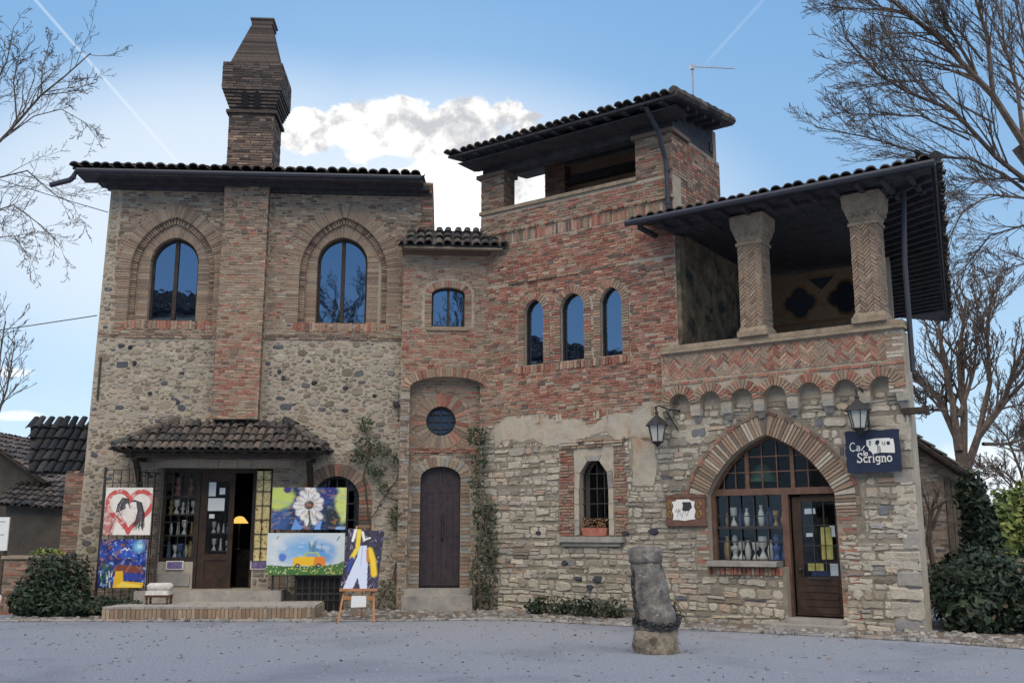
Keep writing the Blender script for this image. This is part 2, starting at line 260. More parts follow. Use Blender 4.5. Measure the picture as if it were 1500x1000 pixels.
# ------------------------------------------------------------------ helpers
class MB:
    """collects shapes (local frame: x along, y away from the viewer into the wall, z up) and builds ONE mesh object"""
    def __init__(s, T=None): s.v = []; s.f = []; s.m = []; s.T = T or Matrix.Identity(4)
    def add(s, vs, fs, mi=0):
        b = len(s.v); T = s.T
        s.v += [T @ Vector(q) for q in vs]; s.f += [tuple(b + i for i in f) for f in fs]; s.m += [mi] * len(fs)
    def box(s, x0, x1, y0, y1, z0, z1, mi=0):
        s.add([(x0, y0, z0), (x1, y0, z0), (x1, y1, z0), (x0, y1, z0), (x0, y0, z1), (x1, y0, z1), (x1, y1, z1), (x0, y1, z1)],
              [(0, 3, 2, 1), (4, 5, 6, 7), (0, 1, 5, 4), (1, 2, 6, 5), (2, 3, 7, 6), (3, 0, 4, 7)], mi)
    def taper(s, c0, h0, c1, h1, mi=0):     # frustum: centre/half sizes at bottom and top
        vs = []
        for c, h in ((c0, h0), (c1, h1)):
            for sx_, sy_ in ((-1, -1), (1, -1), (1, 1), (-1, 1)): vs.append((c[0] + sx_ * h[0], c[1] + sy_ * h[1], c[2]))
        s.add(vs, [(0, 3, 2, 1), (4, 5, 6, 7), (0, 1, 5, 4), (1, 2, 6, 5), (2, 3, 7, 6), (3, 0, 4, 7)], mi)
    def prism(s, poly, y0, y1, mi=0, holes=(), back=True):
        loops = [list(poly)] + [list(h) for h in holes]
        flat = [q for l in loops for q in l]
        tris = tessellate_polygon([[Vector((a, b, 0)) for a, b in l] for l in loops])
        n = len(flat); vs = [(a, y0, b) for a, b in flat] + [(a, y1, b) for a, b in flat]
        fs = [tuple(t) for t in tris]
        if back: fs += [tuple(n + i for i in reversed(t)) for t in tris]
        k = 0
        for l in loops:
            for i in range(len(l)):
                j = (i + 1) % len(l); fs.append((k + i, k + j, n + k + j, n + k + i))
            k += len(l)
        s.add(vs, fs, mi)
    def lump(s, poly, yb, yf, inset, mi=0):   # stone: rim at yb, bevelled face at yf
        n = len(poly); cxx = sum(q[0] for q in poly) / n; czz = sum(q[1] for q in poly) / n
        vs = [(a, yb, b) for a, b in poly]
        for a, b in poly:
            L = math.hypot(a - cxx, b - czz) or 1; k = max(0.3, 1 - inset / L)
            vs.append((cxx + (a - cxx) * k, yf + rnd.uniform(-0.005, 0.005), czz + (b - czz) * k))
        s.add(vs, [tuple(range(n, 2 * n))] + [(i, (i + 1) % n, n + (i + 1) % n, n + i) for i in range(n)], mi)
    def tube(s, pts, rad, n=6, mi=0, cap=True):
        pts = [Vector(q) for q in pts]; 
        if not hasattr(rad, '__len__'): rad = [rad] * len(pts)
        vs = []; fs = []; ref = None
        for i, q in enumerate(pts):
            d = (pts[min(i + 1, len(pts) - 1)] - pts[max(i - 1, 0)])
            d = d.normalized() if d.length > 1e-9 else Vector((0, 0, 1))
            if ref is None: ref = d.orthogonal().normalized()
            a = (ref - d * ref.dot(d)); a = a.normalized() if a.length > 1e-6 else d.orthogonal().normalized(); ref = a
            b = d.cross(a)
            for k in range(n):
                th = 2 * PI * k / n; vs.append(q + (a * math.cos(th) + b * math.sin(th)) * rad[i])
        for i in range(len(pts) - 1):
            for k in range(n):
                fs.append((i * n + k, i * n + (k + 1) % n, (i + 1) * n + (k + 1) % n, (i + 1) * n + k))
        if cap: fs += [tuple(reversed(range(n))), tuple((len(pts) - 1) * n + k for k in range(n))]
        s.add(vs, fs, mi)
    def lathe(s, prof, c=(0, 0, 0), n=14, mi=0, sx_=1, sy_=1):
        vs = []; fs = []; m = len(prof)
        for r_, z in prof:
            for k in range(n):
                th = 2 * PI * k / n; vs.append((c[0] + r_ * sx_ * math.cos(th), c[1] + r_ * sy_ * math.sin(th), c[2] + z))
        for i in range(m - 1):
            for k in range(n): fs.append((i * n + k, i * n + (k + 1) % n, (i + 1) * n + (k + 1) % n, (i + 1) * n + k))
        fs += [tuple(reversed(range(n))), tuple((m - 1) * n + k for k in range(n))]
        s.add(vs, fs, mi)
    def ball(s, c, r, mi=0, n=10, m=7):
        rx_, ry_, rz_ = r if hasattr(r, '__len__') else (r, r, r)
        s.lathe([(max(0.02, math.sin(PI * i / m)) , -math.cos(PI * i / m) * rz_ / 1) for i in range(m + 1)], c, n, mi, rx_, ry_)
    def build(s, name, mats, parent=None, smooth=False, recalc=True):
        me = bpy.data.meshes.new(name); me.from_pydata([tuple(q) for q in s.v], [], s.f)
        for m_ in (mats if isinstance(mats, (list, tuple)) else [mats]): me.materials.append(M[m_] if isinstance(m_, str) else m_)
        me.polygons.foreach_set('material_index', s.m)
        if recalc:
            b = bmesh.new(); b.from_mesh(me); bmesh.ops.recalc_face_normals(b, faces=b.faces); b.to_mesh(me); b.free()
        if smooth: me.polygons.foreach_set('use_smooth', [True] * len(me.polygons))
        me.update(); o = bpy.data.objects.new(name, me); COL.objects.link(o)
        if parent is not None: adopt(o, parent)
        return o
def adopt(o, p):
    o.parent = p
    o.matrix_parent_inverse = wm(p).inverted()
def wm(o):
    m = Matrix.LocRotScale(o.location, o.rotation_euler, o.scale)
    return m if o.parent is None else wm(o.parent) @ o.matrix_parent_inverse @ m
def tag(o, label=None, cat=None, group=None, kind=None):
    for k, v in (('label', label), ('category', cat), ('group', group), ('kind', kind)):
        if v: o[k] = v
    return o
def thing(name, loc, label, cat, group=None, rz=0):
    o = bpy.data.objects.new(name, None); COL.objects.link(o); o.location = loc; o.rotation_euler = (0, 0, rz)
    o.empty_display_size = 0.2
    return tag(o, label, cat, group)
def twin(o, loc, rz=0, label=None, parent=None, scale=None):      # copy a thing with its parts and sub-parts
    c = o.copy(); COL.objects.link(c)
    if parent is None:
        c.location = loc; c.rotation_euler = (0, 0, rz)
        if scale: c.scale = scale
        if label: c['label'] = label
    else:
        c.parent = parent; c.matrix_parent_inverse = o.matrix_parent_inverse.copy()
    for ch in list(o.children): twin(ch, None, parent=c)
    return c
def frame(O, ang):
    U = Vector((math.cos(ang), math.sin(ang), 0)); Y = Vector((-math.sin(ang), math.cos(ang), 0))
    m = Matrix.Identity(4)
    for i in range(3): m[i][0] = U[i]; m[i][1] = Y[i]; m[i][2] = (0, 0, 1)[i]; m[i][3] = O[i]
    return m
TL = frame(Vector((-1.61, 21.76, 0)), R(3.92))       # house front
TW = frame(Vector((-0.302, 21.381, 0)), R(-35.14))   # tower and loggia front
def inside(poly, x, y):
    r = False; j = len(poly) - 1
    for i in range(len(poly)):
        xi, yi = poly[i]; xj, yj = poly[j]
        if (yi > y) != (yj > y) and x < (xj - xi) * (y - yi) / (yj - yi) + xi: r = not r
        j = i
    return r
def arch(u0, u1, z0, zs, zc, n=9):
    """open outline: up the left jamb, over the arch, down the right jamb"""
    h = (u1 - u0) / 2; c = (u0 + u1) / 2; Rr = zc - zs; left = []
    if Rr > h * 1.001:
        r = (h * h + Rr * Rr) / (2 * h); a1 = math.asin(min(1, Rr / r))
        for i in range(n + 1): a = a1 * i / n; left.append((u0 + r - r * math.cos(a), zs + r * math.sin(a)))
    else:
        for i in range(n + 1): a = PI / 2 * i / n; left.append((c - h * math.cos(a), zs + Rr * math.sin(a)))
    right = [(2 * c - x, z) for x, z in reversed(left[:-1])]
    return [(u0, z0)] + left + right + [(u1, z0)]
def offset(pts, w, closed=False):
    out = []; n = len(pts)
    for i in range(n):
        if closed: a, b = pts[(i - 1) % n], pts[(i + 1) % n]
        else: a, b = pts[max(0, i - 1)], pts[min(n - 1, i + 1)]
        p = pts[i]
        d1 = (p[0] - a[0], p[1] - a[1]); d2 = (b[0] - p[0], b[1] - p[1])
        def nn(d):
            L = math.hypot(*d); return (-d[1] / L, d[0] / L) if L > 1e-9 else None
        m1, m2 = nn(d1), nn(d2); m1 = m1 or m2; m2 = m2 or m1
        k = (m1[0] + m2[0], m1[1] + m2[1]); L = math.hypot(*k) or 1; k = (k[0] / L, k[1] / L)
        cs = max(0.5, k[0] * m1[0] + k[1] * m1[1]); out.append((p[0] + k[0] * w / cs, p[1] + k[1] * w / cs))
    return out
def resample(pts, t):
    seg = [(math.hypot(b[0] - a[0], b[1] - a[1])) for a, b in zip(pts, pts[1:])]; L = sum(seg); n = max(2, round(L / t)); out = []
    for i in range(n + 1):
        d = L * i / n; k = 0
        while k < len(seg) - 1 and d > seg[k]: d -= seg[k]; k += 1
        a, b = pts[k], pts[k + 1]; f = d / seg[k] if seg[k] else 0; out.append((a[0] + (b[0] - a[0]) * f, a[1] + (b[1] - a[1]) * f))
    return out
def voussoirs(mb, pts, w, y0, y1, t=0.075, gap=0.012, mi=0, jit=0.008, mis=None, wj=0.0):
    P = resample(pts, t); Q = offset(P, w)
    for i in range(len(P) - 1):
        a, b, c, d = P[i], P[i + 1], Q[i + 1], Q[i]
        g = gap / max(t, 0.02) / 2
        L = lambda p, q, f: (p[0] + (q[0] - p[0]) * f, p[1] + (q[1] - p[1]) * f)
        k = 1 - rnd.uniform(0, wj)
        a2, b2 = L(a, b, g), L(b, a, g); d2, c2 = L(a2, L(d, c, g), k), L(b2, L(c, d, g), k)
        j = rnd.uniform(-jit, jit)
        mb.prism([a2, b2, c2, d2], y0 + j, y1, (rnd.choice(mis) if mis else mi), back=False)
def band(mb, pts, w, y0, y1, mi=0):
    pts = [q for i, q in enumerate(pts) if i == 0 or q != pts[i - 1]]
    Q = offset(pts, -w); mb.prism(list(pts) + list(reversed(Q)), y0, y1, mi)
def span(poly, x, axis=0):
    hit = []
    for a, b in zip(poly, poly[1:] + poly[:1]):
        if (a[axis] - x > 0) != (b[axis] - x > 0):
            f = (x - a[axis]) / (b[axis] - a[axis]); hit.append(a[1 - axis] + (b[1 - axis] - a[1 - axis]) * f)
    return (min(hit), max(hit)) if len(hit) >= 2 else None
def bars(mb, poly, us, zs, y, r=0.008, mi=0):
    for u in us:
        s_ = span(poly, u, 0)
        if s_: mb.box(u - r, u + r, y - r, y + r, s_[0], s_[1], mi)
    for z in zs:
        s_ = span(poly, z, 1)
        if s_: mb.box(s_[0], s_[1], y - r * 0.9, y + r * 0.9, z - r, z + r, mi)
def stones(mb, u0, u1, z0, z1, keep, hr=(0.07, 0.2), wr=(0.14, 0.5), d=0.02, gap=0.02, mi=0, y=0.0, wave=0.03, mis=None):
    z = z0; row = 0
    while z < z1:
        h = rnd.uniform(*hr); u = u0 + rnd.uniform(-0.2, 0); ph = rnd.uniform(0, 6)
        while u < u1:
            w = min(rnd.uniform(*wr), h * 5)
            a, b = max(u, u0), min(u + w, u1)
            if b - a > 0.05:
                cells = [(a, b, z, z + h)]
                if h > 0.13 and rnd.random() < 0.4:
                    s_ = z + h * rnd.uniform(0.35, 0.65); cells = [(a, b, z, s_), (a, b, s_, z + h)]
                elif h > 0.1 and w > 0.3 and rnd.random() < 0.3:
                    s_ = a + w * rnd.uniform(0.35, 0.65); cells = [(a, min(s_, b), z, z + h), (min(s_, b), b, z, z + h)]
                while cells:
                    (p, q, r_, t_) = cells.pop()
                    if q - p < 0.05 or t_ - r_ < 0.035: continue
                    cz = (r_ + t_) / 2; cu = (p + q) / 2
                    if t_ > z1 + 0.05: continue
                    if not all(keep(x_, z_) for x_, z_ in ((cu, cz), (p + 0.02, cz), (q - 0.02, cz), (cu, r_ + 0.01), (cu, t_ - 0.01), (p + .02, r_ + .02), (q - .02, t_ - .02))):
                        if q - p > 0.11: cells += [(p, cu, r_, t_), (cu, q, r_, t_)]
                        elif t_ - r_ > 0.09: cells += [(p, q, r_, cz), (p, q, cz, t_)]
                        continue
                    g = gap * rnd.uniform(0.4, 0.9); j = lambda m_: rnd.uniform(-m_, m_)
                    hh = (t_ - r_); ww = q - p; c_ = min(hh, ww) * rnd.uniform(0.12, 0.3)
                    wz = lambda x_: wave * math.sin(x_ * 1.7 + ph)
                    P = [(p + g + c_, r_ + g), (cu + j(ww * .1), r_ + g + j(.008)), (q - g - c_, r_ + g), (q - g, r_ + g + c_), (q - g + j(.008), cz + j(hh * .1)), (q - g, t_ - g - c_), (q - g - c_, t_ - g), (cu + j(ww * .1), t_ - g + j(.008)), (p + g + c_, t_ - g), (p + g, t_ - g - c_), (p + g + j(.008), cz + j(hh * .1)), (p + g, r_ + g + c_)]
                    P = [(x_ + j(min(0.016, ww * .06)), z_ + j(min(0.016, hh * .09)) + wz(x_)) for x_, z_ in P]
                    mb.lump(P, y + 0.004, y - d * rnd.uniform(0.25, 1.3), min(0.022, hh * 0.2), rnd.choice(mis) if mis else mi)
            u += w
        z += h; row += 1
def bricks(mb, u0, u1, z0, z1, keep, L=0.175, H=0.044, g=0.0155, d=0.012, mi=0, y=0.0, mis=None, loss=0.0, wave=0.004):
    z = z0; row = 0
    while z + H <= z1 + 0.02:
        u = u0 - (row % 2) * (L + g) * 0.5 - rnd.uniform(0, 0.05)
        while u < u1:
            l = L * rnd.choice((1, 1, 1, 0.5, 0.8)) + rnd.uniform(-0.02, 0.02)
            a, b = max(u, u0), min(u + l, u1)
            todo = [(a, b)] if b - a > 0.03 and rnd.random() >= loss else []
            while todo:
                a, b = todo.pop()
                if b - a < 0.03: continue
                cu, cz = (a + b) / 2, z + H / 2
                if not all(keep(x_, cz) for x_ in (cu, a + 0.01, b - 0.01)):
                    if b - a > 0.07: todo += [(a, cu), (cu, b)]
                    continue
                m_ = mis(cu, cz) if callable(mis) else (rnd.choice(mis) if mis else mi)
                w_ = lambda x_: wave * math.sin(x_ * 2.3 + row)
                j = lambda: rnd.uniform(-0.006, 0.006)
                mb.prism([(a + j(), z + w_(a) + j()), (b + j(), z + w_(b) + j()), (b + j(), z + H + w_(b) + j()), (a + j(), z + H + w_(a) + j())], y - d * rnd.uniform(0.2, 1.4), y + 0.01, m_, back=False)
            u += l + g
        z += H + g; row += 1
def rubble(mb, u0, u1, z0, z1, keep, mi, sizes=((.125, 500), (.085, 4500), (.055, 14000), (.032, 16000)), d=0.016, y=0.0):
    cell = {}; A2 = (u1 - u0) * (z1 - z0) / 60.0
    for a0, tries in sizes:
        for _ in range(int(tries * A2)):
            u, z = rnd.uniform(u0, u1), rnd.uniform(z0, z1); a = a0 * rnd.uniform(.75, 1.25); b = a * rnd.uniform(.42, .78); th = rnd.gauss(0, .12)
            if not (keep(u, z) and keep(u - a, z) and keep(u + a, z) and keep(u, z - b) and keep(u, z + b)): continue
            ci, cj = int(u / .3), int(z / .3); ok = True
            for i in (-1, 0, 1):
                for j in (-1, 0, 1):
                    for (x2, z2, a2, b2) in cell.get((ci + i, cj + j), ()):
                        if ((u - x2) / (a + a2 + .008)) ** 2 + ((z - z2) / (b + b2 + .008)) ** 2 < .86: ok = False; break
                    if not ok: break
                if not ok: break
            if not ok: continue
            cell.setdefault((ci, cj), []).append((u, z, a, b)); n = 9; P = []
            e = rnd.uniform(.55, .9); c_, s_ = math.cos(th), math.sin(th); ph = rnd.uniform(0, .6)
            for k in range(n):
                t = 2 * PI * k / n + ph; x_, z_ = math.cos(t), math.sin(t)
                x_ = math.copysign(abs(x_) ** e, x_) * a * rnd.uniform(.86, 1.1); z_ = math.copysign(abs(z_) ** e, z_) * b * rnd.uniform(.86, 1.1)
                P.append((u + x_ * c_ - z_ * s_, z + x_ * s_ + z_ * c_))
            mb.lump(P, y + .004, y - d * rnd.uniform(.3, 1.3), min(.02, b * .35), mi)
def clip_box(poly, x0, x1, z0, z1):
    def cut(P, f, isx, v, sg):
        out = []
        for i in range(len(P)):
            a, b = P[i - 1], P[i]; da, db = sg * (a[f] - v), sg * (b[f] - v)
            if da >= 0: 
                if db >= 0: out.append(b)
                else: t = da / (da - db); out.append((a[0] + (b[0] - a[0]) * t, a[1] + (b[1] - a[1]) * t))
            elif db >= 0:
                t = da / (da - db); out.append((a[0] + (b[0] - a[0]) * t, a[1] + (b[1] - a[1]) * t)); out.append(b)
        return out
    for f, v, sg in ((0, x0, 1), (0, x1, -1), (1, z0, 1), (1, z1, -1)):
        poly = cut(poly, f, 0, v, sg)
        if len(poly) < 3: return None
    return poly
def herringbone(mb, x0, x1, z0, z1, y, L=0.22, w=0.056, g=0.012, d=0.012, mis=(0,), ang=45, keep=None):
    P = w + g; n = max(2, round((L + g) / P)); c, s_ = math.cos(R(ang)), math.sin(R(ang)); Ll = n * P - g
    cx_, cz_ = (x0 + x1) / 2, (z0 + z1) / 2; K = int((abs(x1 - x0) + abs(z1 - z0)) / P) + 4
    for i in range(-K, K):
        for j in range(-K // n - 2, K // n + 2):
            bx = i * P; by = i * P + 2 * n * j * P      # diagonal stair of L-shaped pairs
            for (ax, ay, lx, ly) in ((bx, by, Ll, w), (bx, by + P, w, Ll)):
                q = [(ax, ay), (ax + lx, ay), (ax + lx, ay + ly), (ax, ay + ly)]
                q = [(cx_ + a * c - b * s_, cz_ + a * s_ + b * c) for a, b in q]
                q = [(a + rnd.uniform(-.003, .003), b + rnd.uniform(-.003, .003)) for a, b in q]
                q = clip_box(q, x0, x1, z0, z1)
                if not q: continue
                mx_ = sum(t[0] for t in q) / len(q); mz_ = sum(t[1] for t in q) / len(q)
                if keep and not keep(mx_, mz_): continue
                mb.prism(q, y - d * rnd.uniform(0.3, 1.3), y + 0.01, rnd.choice(mis), back=False)
def roof_face(mb, p0, p1, q1, q0, mi=0, step=0.21, row=0.36, r=0.088, base_mi=None, rows=99, thick=0.05):
    """barrel tiles on the quad p0 p1 (eave) q1 q0 (ridge); world coordinates"""
    p0, p1, q0, q1 = map(Vector, (p0, p1, q0, q1)); A = (p1 - p0).normalized()
    N = A.cross(((q0 + q1) / 2 - p0)).normalized()
    if N.z < 0: N = -N
    Sv = N.cross(A).normalized()
    if Sv.dot((q0 + q1) / 2 - p0) < 0: Sv = -Sv
    to = lambda q: ((q - p0).dot(A), (q - p0).dot(Sv))
    poly = [to(p0), to(p1), to(q1), to(q0)]
    if base_mi is not None:
        lo = [p0 - N * thick, p1 - N * thick, q1 - N * thick, q0 - N * thick]
        mb.add([p0, p1, q1, q0] + lo, [(0, 1, 2, 3), (7, 6, 5, 4), (0, 4, 5, 1), (1, 5, 6, 2), (2, 6, 7, 3), (3, 7, 4, 0)], base_mi)
    Wd = (p1 - p0).length; smax = max(t[1] for t in poly); k = 0; a = 0.08
    amin = min(t[0] for t in poly); amax = max(t[0] for t in poly); a = amin + 0.05
    while a < amax:
        s_ = -0.06; i = 0; ja = rnd.uniform(-0.022, 0.022)
        while s_ < smax and i < rows:
            if inside(poly, a, s_ + 0.16) or (i == 0 and inside(poly, a, 0.03)):
                jj = rnd.uniform(-0.04, 0.03); tl = rnd.uniform(-0.025, 0.025); ln = 0.43
                vs = []; lift = rnd.uniform(0, 0.03)
                for e, (so_, rr, hh) in enumerate(((s_ + jj, r * 1.08, 0.035 + lift), (s_ + jj + ln, r * 0.86, 0.0))):
                    for c_ in range(7):
                        th = PI * c_ / 6
                        vs.append(p0 + A * (a + ja + tl * e + rr * math.cos(th)) + Sv * so_ + N * (hh + rr * 0.8 * math.sin(th)))
                for c_ in range(7):     # thickness lip at the lower end
                    th = PI * c_ / 6; vs.append(p0 + A * (a + ja + r * 0.88 * math.cos(th)) + Sv * (s_ + jj) + N * (0.03 + lift + r * 0.62 * math.sin(th)))
                fs = [(c_, c_ + 1, 8 + c_, 7 + c_) for c_ in range(6)] + [(14 + c_, 15 + c_, c_ + 1, c_) for c_ in range(6)]
                mb.add(vs, fs, mi)
            s_ += row; i += 1
        # channel tile at the eave between the covers
        am = a + step / 2
        if inside(poly, am, 0.03):
            vs = []
            for so_ in (-0.03, 0.4):
                for c_ in range(5):
                    th = PI + PI * c_ / 4; vs.append(p0 + A * (am + r * 0.9 * math.cos(th)) + Sv * so_ + N * (0.06 + r * 0.6 * math.sin(th)))
            mb.add(vs, [(c_, c_ + 1, 6 + c_, 5 + c_) for c_ in range(4)], mi)
        a += step
def leafcloud(mb, shapes, n, size, mi=0, shell=0.35, up=0.3):
    """n small folded leaves through a set of ellipsoids (centre, radii)"""
    tot = sum((r[0] * r[1] * r[2]) ** (2 / 3) for c, r in shapes)
    for c, r in shapes:
        k = int(n * (r[0] * r[1] * r[2]) ** (2 / 3) / tot)
        for _ in range(k):
            d = Vector((rnd.gauss(0, 1), rnd.gauss(0, 1), rnd.gauss(0, 1))).normalized()
            f = 1 - shell * rnd.random() ** 1.5 + 0.13 * math.sin(d.x * 7 + c[0] * 3) * math.sin(d.z * 6 + c[2] + d.y * 4) + (0.16 * rnd.random() if rnd.random() < .06 else 0) 
            p = Vector((c[0] + d.x * r[0] * f, c[1] + d.y * r[1] * f, c[2] + d.z * r[2] * f))
            if p.z < 0.01: p.z = rnd.uniform(0.01, 0.1)
            leaf(mb, p, size * rnd.uniform(0.45, 1.6), d, mi, up)
def leaf(mb, p, s_, d, mi=0, up=0.3):
    nrm = (d + Vector((rnd.gauss(0, .6), rnd.gauss(0, .6), rnd.gauss(0, .6) + up))).normalized()
    a = nrm.orthogonal().normalized(); a.rotate(Matrix.Rotation(rnd.uniform(0, 6.28), 3, nrm)); b = nrm.cross(a)
    mb.add([p - a * s_, p - b * s_ * .5 + nrm * s_ * .12, p + a * s_, p + b * s_ * .5 + nrm * s_ * .12], [(0, 1, 2), (0, 2, 3)], mi)
def branch(mb, p, d, L, r, lev, maxlev, kids, spread, curve, upw, n=5, mi=0, start=0.25, ratio=0.62, rmin=0.004, path=None, twig=None):
    """one limb and, recursively, the limbs and twigs that leave it"""
    if path is None:
        pts = [Vector(p)]; dd = Vector(d).normalized(); k = 5 if lev < maxlev else 3
        for i in range(k):
            dd = (dd + Vector((rnd.gauss(0, curve), rnd.gauss(0, curve), rnd.gauss(0, curve) + upw))).normalized(); pts.append(pts[-1] + dd * L / k)
    else: pts = [Vector(q) for q in path]; L = sum((b - a).length for a, b in zip(pts, pts[1:]))
    m = len(pts); rad = [max(rmin, r * (1 - 0.72 * i / (m - 1))) for i in range(m)]
    mb.tube(pts, rad, n if lev == 0 else (4 if lev == 1 else 3), mi, cap=False)
    if lev >= maxlev: return
    nk = max(1, int(kids[lev] * rnd.uniform(0.8, 1.2)))
    for i in range(nk):
        f = start + (1 - start) * (i + rnd.random()) / nk; x = f * (m - 1); j = min(m - 2, int(x)); q = pts[j].lerp(pts[j + 1], x - j)
        t = (pts[j + 1] - pts[j]).normalized(); a = t.orthogonal().normalized(); a.rotate(Matrix.Rotation(rnd.uniform(0, 6.28), 3, t))
        sp = spread * rnd.uniform(0.7, 1.3); nd = (t * math.cos(sp) + a * math.sin(sp)).normalized()
        branch(mb, q, nd, L * ratio * rnd.uniform(0.6, 1.1) * (1.15 - 0.6 * f), max(rmin, rad[j] * (0.42 if lev == 0 else 0.5)), lev + 1, maxlev, kids, spread, curve, upw, n, mi, start, ratio, rmin)

# ------------------------------------------------------------------ ground
def pl(T, u, y, z): return T @ Vector((u, y, z))
gm = MB(); gm.add([(-400, -120, 0), (400, -120, 0), (400, 900, 0), (-400, 900, 0)], [(0, 1, 2, 3)])
tag(gm.build('ground', 'gravel'), kind='structure')
edge = [(-9.6, 18.9), (-3.7, 18.85), (-1.2, 19.15), (0.2, 19.1), (2.3, 17.75), (5.3, 16.0), (6.5, 15.2), (8.2, 13.5), (9.5, 12.0)]
back = [(-9.6, 20.9), (-3.7, 21.6), (-1.0, 21.85), (-0.1, 21.3), (2.9, 19.2), (6.2, 16.9), (7.2, 16.6), (9.2, 15.4), (11.0, 14.0)]
pm = MB()
n_ = len(edge)
pm.add([(x, y, 0.012) for x, y in edge] + [(x, y, 0.03) for x, y in back], [(i, i + 1, n_ + i + 1, n_ + i) for i in range(n_ - 1)], 0)
def flatlump(mb, x, y, z, a, b, h, ang, mi):
    ca, sa = math.cos(ang), math.sin(ang); vs = []
    for k_, hh in ((1, 0), (0.72, h)):
        for i in range(7):
            th = 2 * PI * i / 7; px_, py_ = a * k_ * math.cos(th), b * k_ * math.sin(th); vs.append((x + px_ * ca - py_ * sa, y + px_ * sa + py_ * ca, z + hh))
    mb.add(vs, [tuple(range(7, 14))] + [(i, (i + 1) % 7, 7 + (i + 1) % 7, 7 + i) for i in range(7)], mi)
for i in range(n_ - 1):
    a, b, c, d = Vector(edge[i]), Vector(edge[i + 1]), Vector(back[i + 1]), Vector(back[i])
    L = (b - a).length; Dp = (d - a).length
    for _ in range(int(L * Dp * 42)):
        s_, t_ = rnd.random(), rnd.random(); p = a.lerp(b, s_).lerp(d.lerp(c, s_), t_)
        flatlump(pm, p.x, p.y, 0.012 + 0.018 * t_, rnd.uniform(.04, .085), rnd.uniform(.03, .06), rnd.uniform(.01, .035), rnd.uniform(0, 3), 1)
    s_ = 0.0
    while s_ < L - 0.1:       # edging stones
        l = rnd.uniform(0.35, 0.75); p = a + (b - a) * (s_ / L); q = a + (b - a) * (min(L, s_ + l - .02) / L); nrm = Vector((-(b - a).y, (b - a).x)).normalized() * rnd.uniform(.13, .16)
        h = rnd.uniform(.025, .05); r4 = [p, q, q + nrm, p + nrm]; ce = (p + q + nrm) / 2; ce = (p + q + q + nrm + p + nrm) / 4
        vs = [(v.x, v.y, 0.005) for v in r4] + [(ce.x + (v.x - ce.x) * .93, ce.y + (v.y - ce.y) * .85, h + rnd.uniform(-.006, .006)) for v in r4]
        pm.add(vs, [(4, 5, 6, 7), (0, 1, 5, 4), (1, 2, 6, 5), (2, 3, 7, 6), (3, 0, 4, 7)], 2); s_ += l
tag(pm.build('pavement', ['soil', 'cobble', 'kerb']), kind='structure')
lm = MB()
for _ in range(900):     # loose pebbles and dead leaves lying about
    x, y = rnd.uniform(-9, 8), rnd.uniform(10.5, 19)
    flatlump(lm, x, y, 0.001, rnd.uniform(.012, .035), rnd.uniform(.01, .025), rnd.uniform(.006, .016), rnd.uniform(0, 3), 0)
tag(lm.build('gravel', ['cobble']), kind='stuff')
lv = MB()
for _ in range(260):
    x, y = rnd.uniform(-9, 8), rnd.uniform(11, 19.3) if rnd.random() < .5 else rnd.uniform(16, 19.5)
    leaf(lv, Vector((x, y, .012)), rnd.uniform(.02, .045), Vector((0, 0, 1)), 0, 1.5)
tag(lv.build('fallen_leaves', 'leaf_brown'), kind='stuff')
gr = MB()
for i in range(n_ - 1):
    a, b = Vector(edge[i]), Vector(edge[i + 1])
    for _ in range(int((b - a).length * 5)):
        p = a.lerp(b, rnd.random()); off = rnd.gauss(.05, .12)
        for k in range(rnd.randint(3, 9)):
            x, y = p.x + rnd.gauss(0, .05), p.y + off + rnd.gauss(0, .04); h = rnd.uniform(.03, .10); t = rnd.uniform(0, 6.28)
            gr.add([(x - .006, y, .01), (x + .006, y, .01), (x + .03 * math.cos(t), y + .03 * math.sin(t), h)], [(0, 1, 2)])
tag(gr.build('grass', 'leaf_green', recalc=False), kind='stuff')

# ------------------------------------------------------------------ the house
house = thing('medieval_house', (-0.30, 21.4, 0), 'old brick and stone house with chimney, brick tower and pillared loggia behind the gravel square', 'house')
WALLS = ['mortar', 'stone', 'brick_buff', 'brick_red', 'brick_dark', 'plaster', 'stone_pale', 'mortar_dark', 'grey_stone', 'cobble_dark', 'brick_sooty', 'joint']
MO, ST, BB, BR, BD, PLS, SP, MD, GS = range(9)

# --- left front
wl_out = arch(-6.97, -5.10, 6.24, 7.42, 8.66); wm_out = arch(-3.22, -1.24, 6.24, 7.42, 8.74)
wl_mid = offset(wl_out, -0.14); wl_in = arch(-6.57, -5.50, 6.27, 7.62, 8.22)
wm_mid = offset(wm_out, -0.14); wm_in = arch(-2.84, -1.70, 6.27, 7.70, 8.30)
rnd_c, rnd_r = (0.03, 4.06), 0.33
circ = lambda c, r, n=28: [(c[0] + r * math.cos(2 * PI * i / n), c[1] + r * math.sin(2 * PI * i / n)) for i in range(n)]
rw_in = circ(rnd_c, rnd_r)
door_in = arch(-0.40, 0.48, 0.46, 2.80, 3.06)
shop_in = [(-5.93, 0.46), (-5.93, 3.0), (-3.60, 3.0), (-3.60, 0.46)]
aw_in = arch(-2.72, -1.72, 1.55, 2.35, 2.84)
Lholes = [wl_out, wm_out, rw_in, door_in, shop_in, aw_in]
Lout = [(-7.64, -0.1), (1.22, -0.1), (1.22, 7.9), (-0.22, 7.9), (-0.22, 9.5), (-7.52, 9.5)]
w = MB(TL); w.prism(Lout, 0.0, 0.42, MO, Lholes)
wl_ring = list(offset(wl_out, 0.27)); wm_ring = list(offset(wm_out, 0.27))
def grow(poly, g): return [(x + (g if x > sum(p[0] for p in poly) / len(poly) else -g), z + (g if z > sum(p[1] for p in poly) / len(poly) else -g)) for x, z in poly]
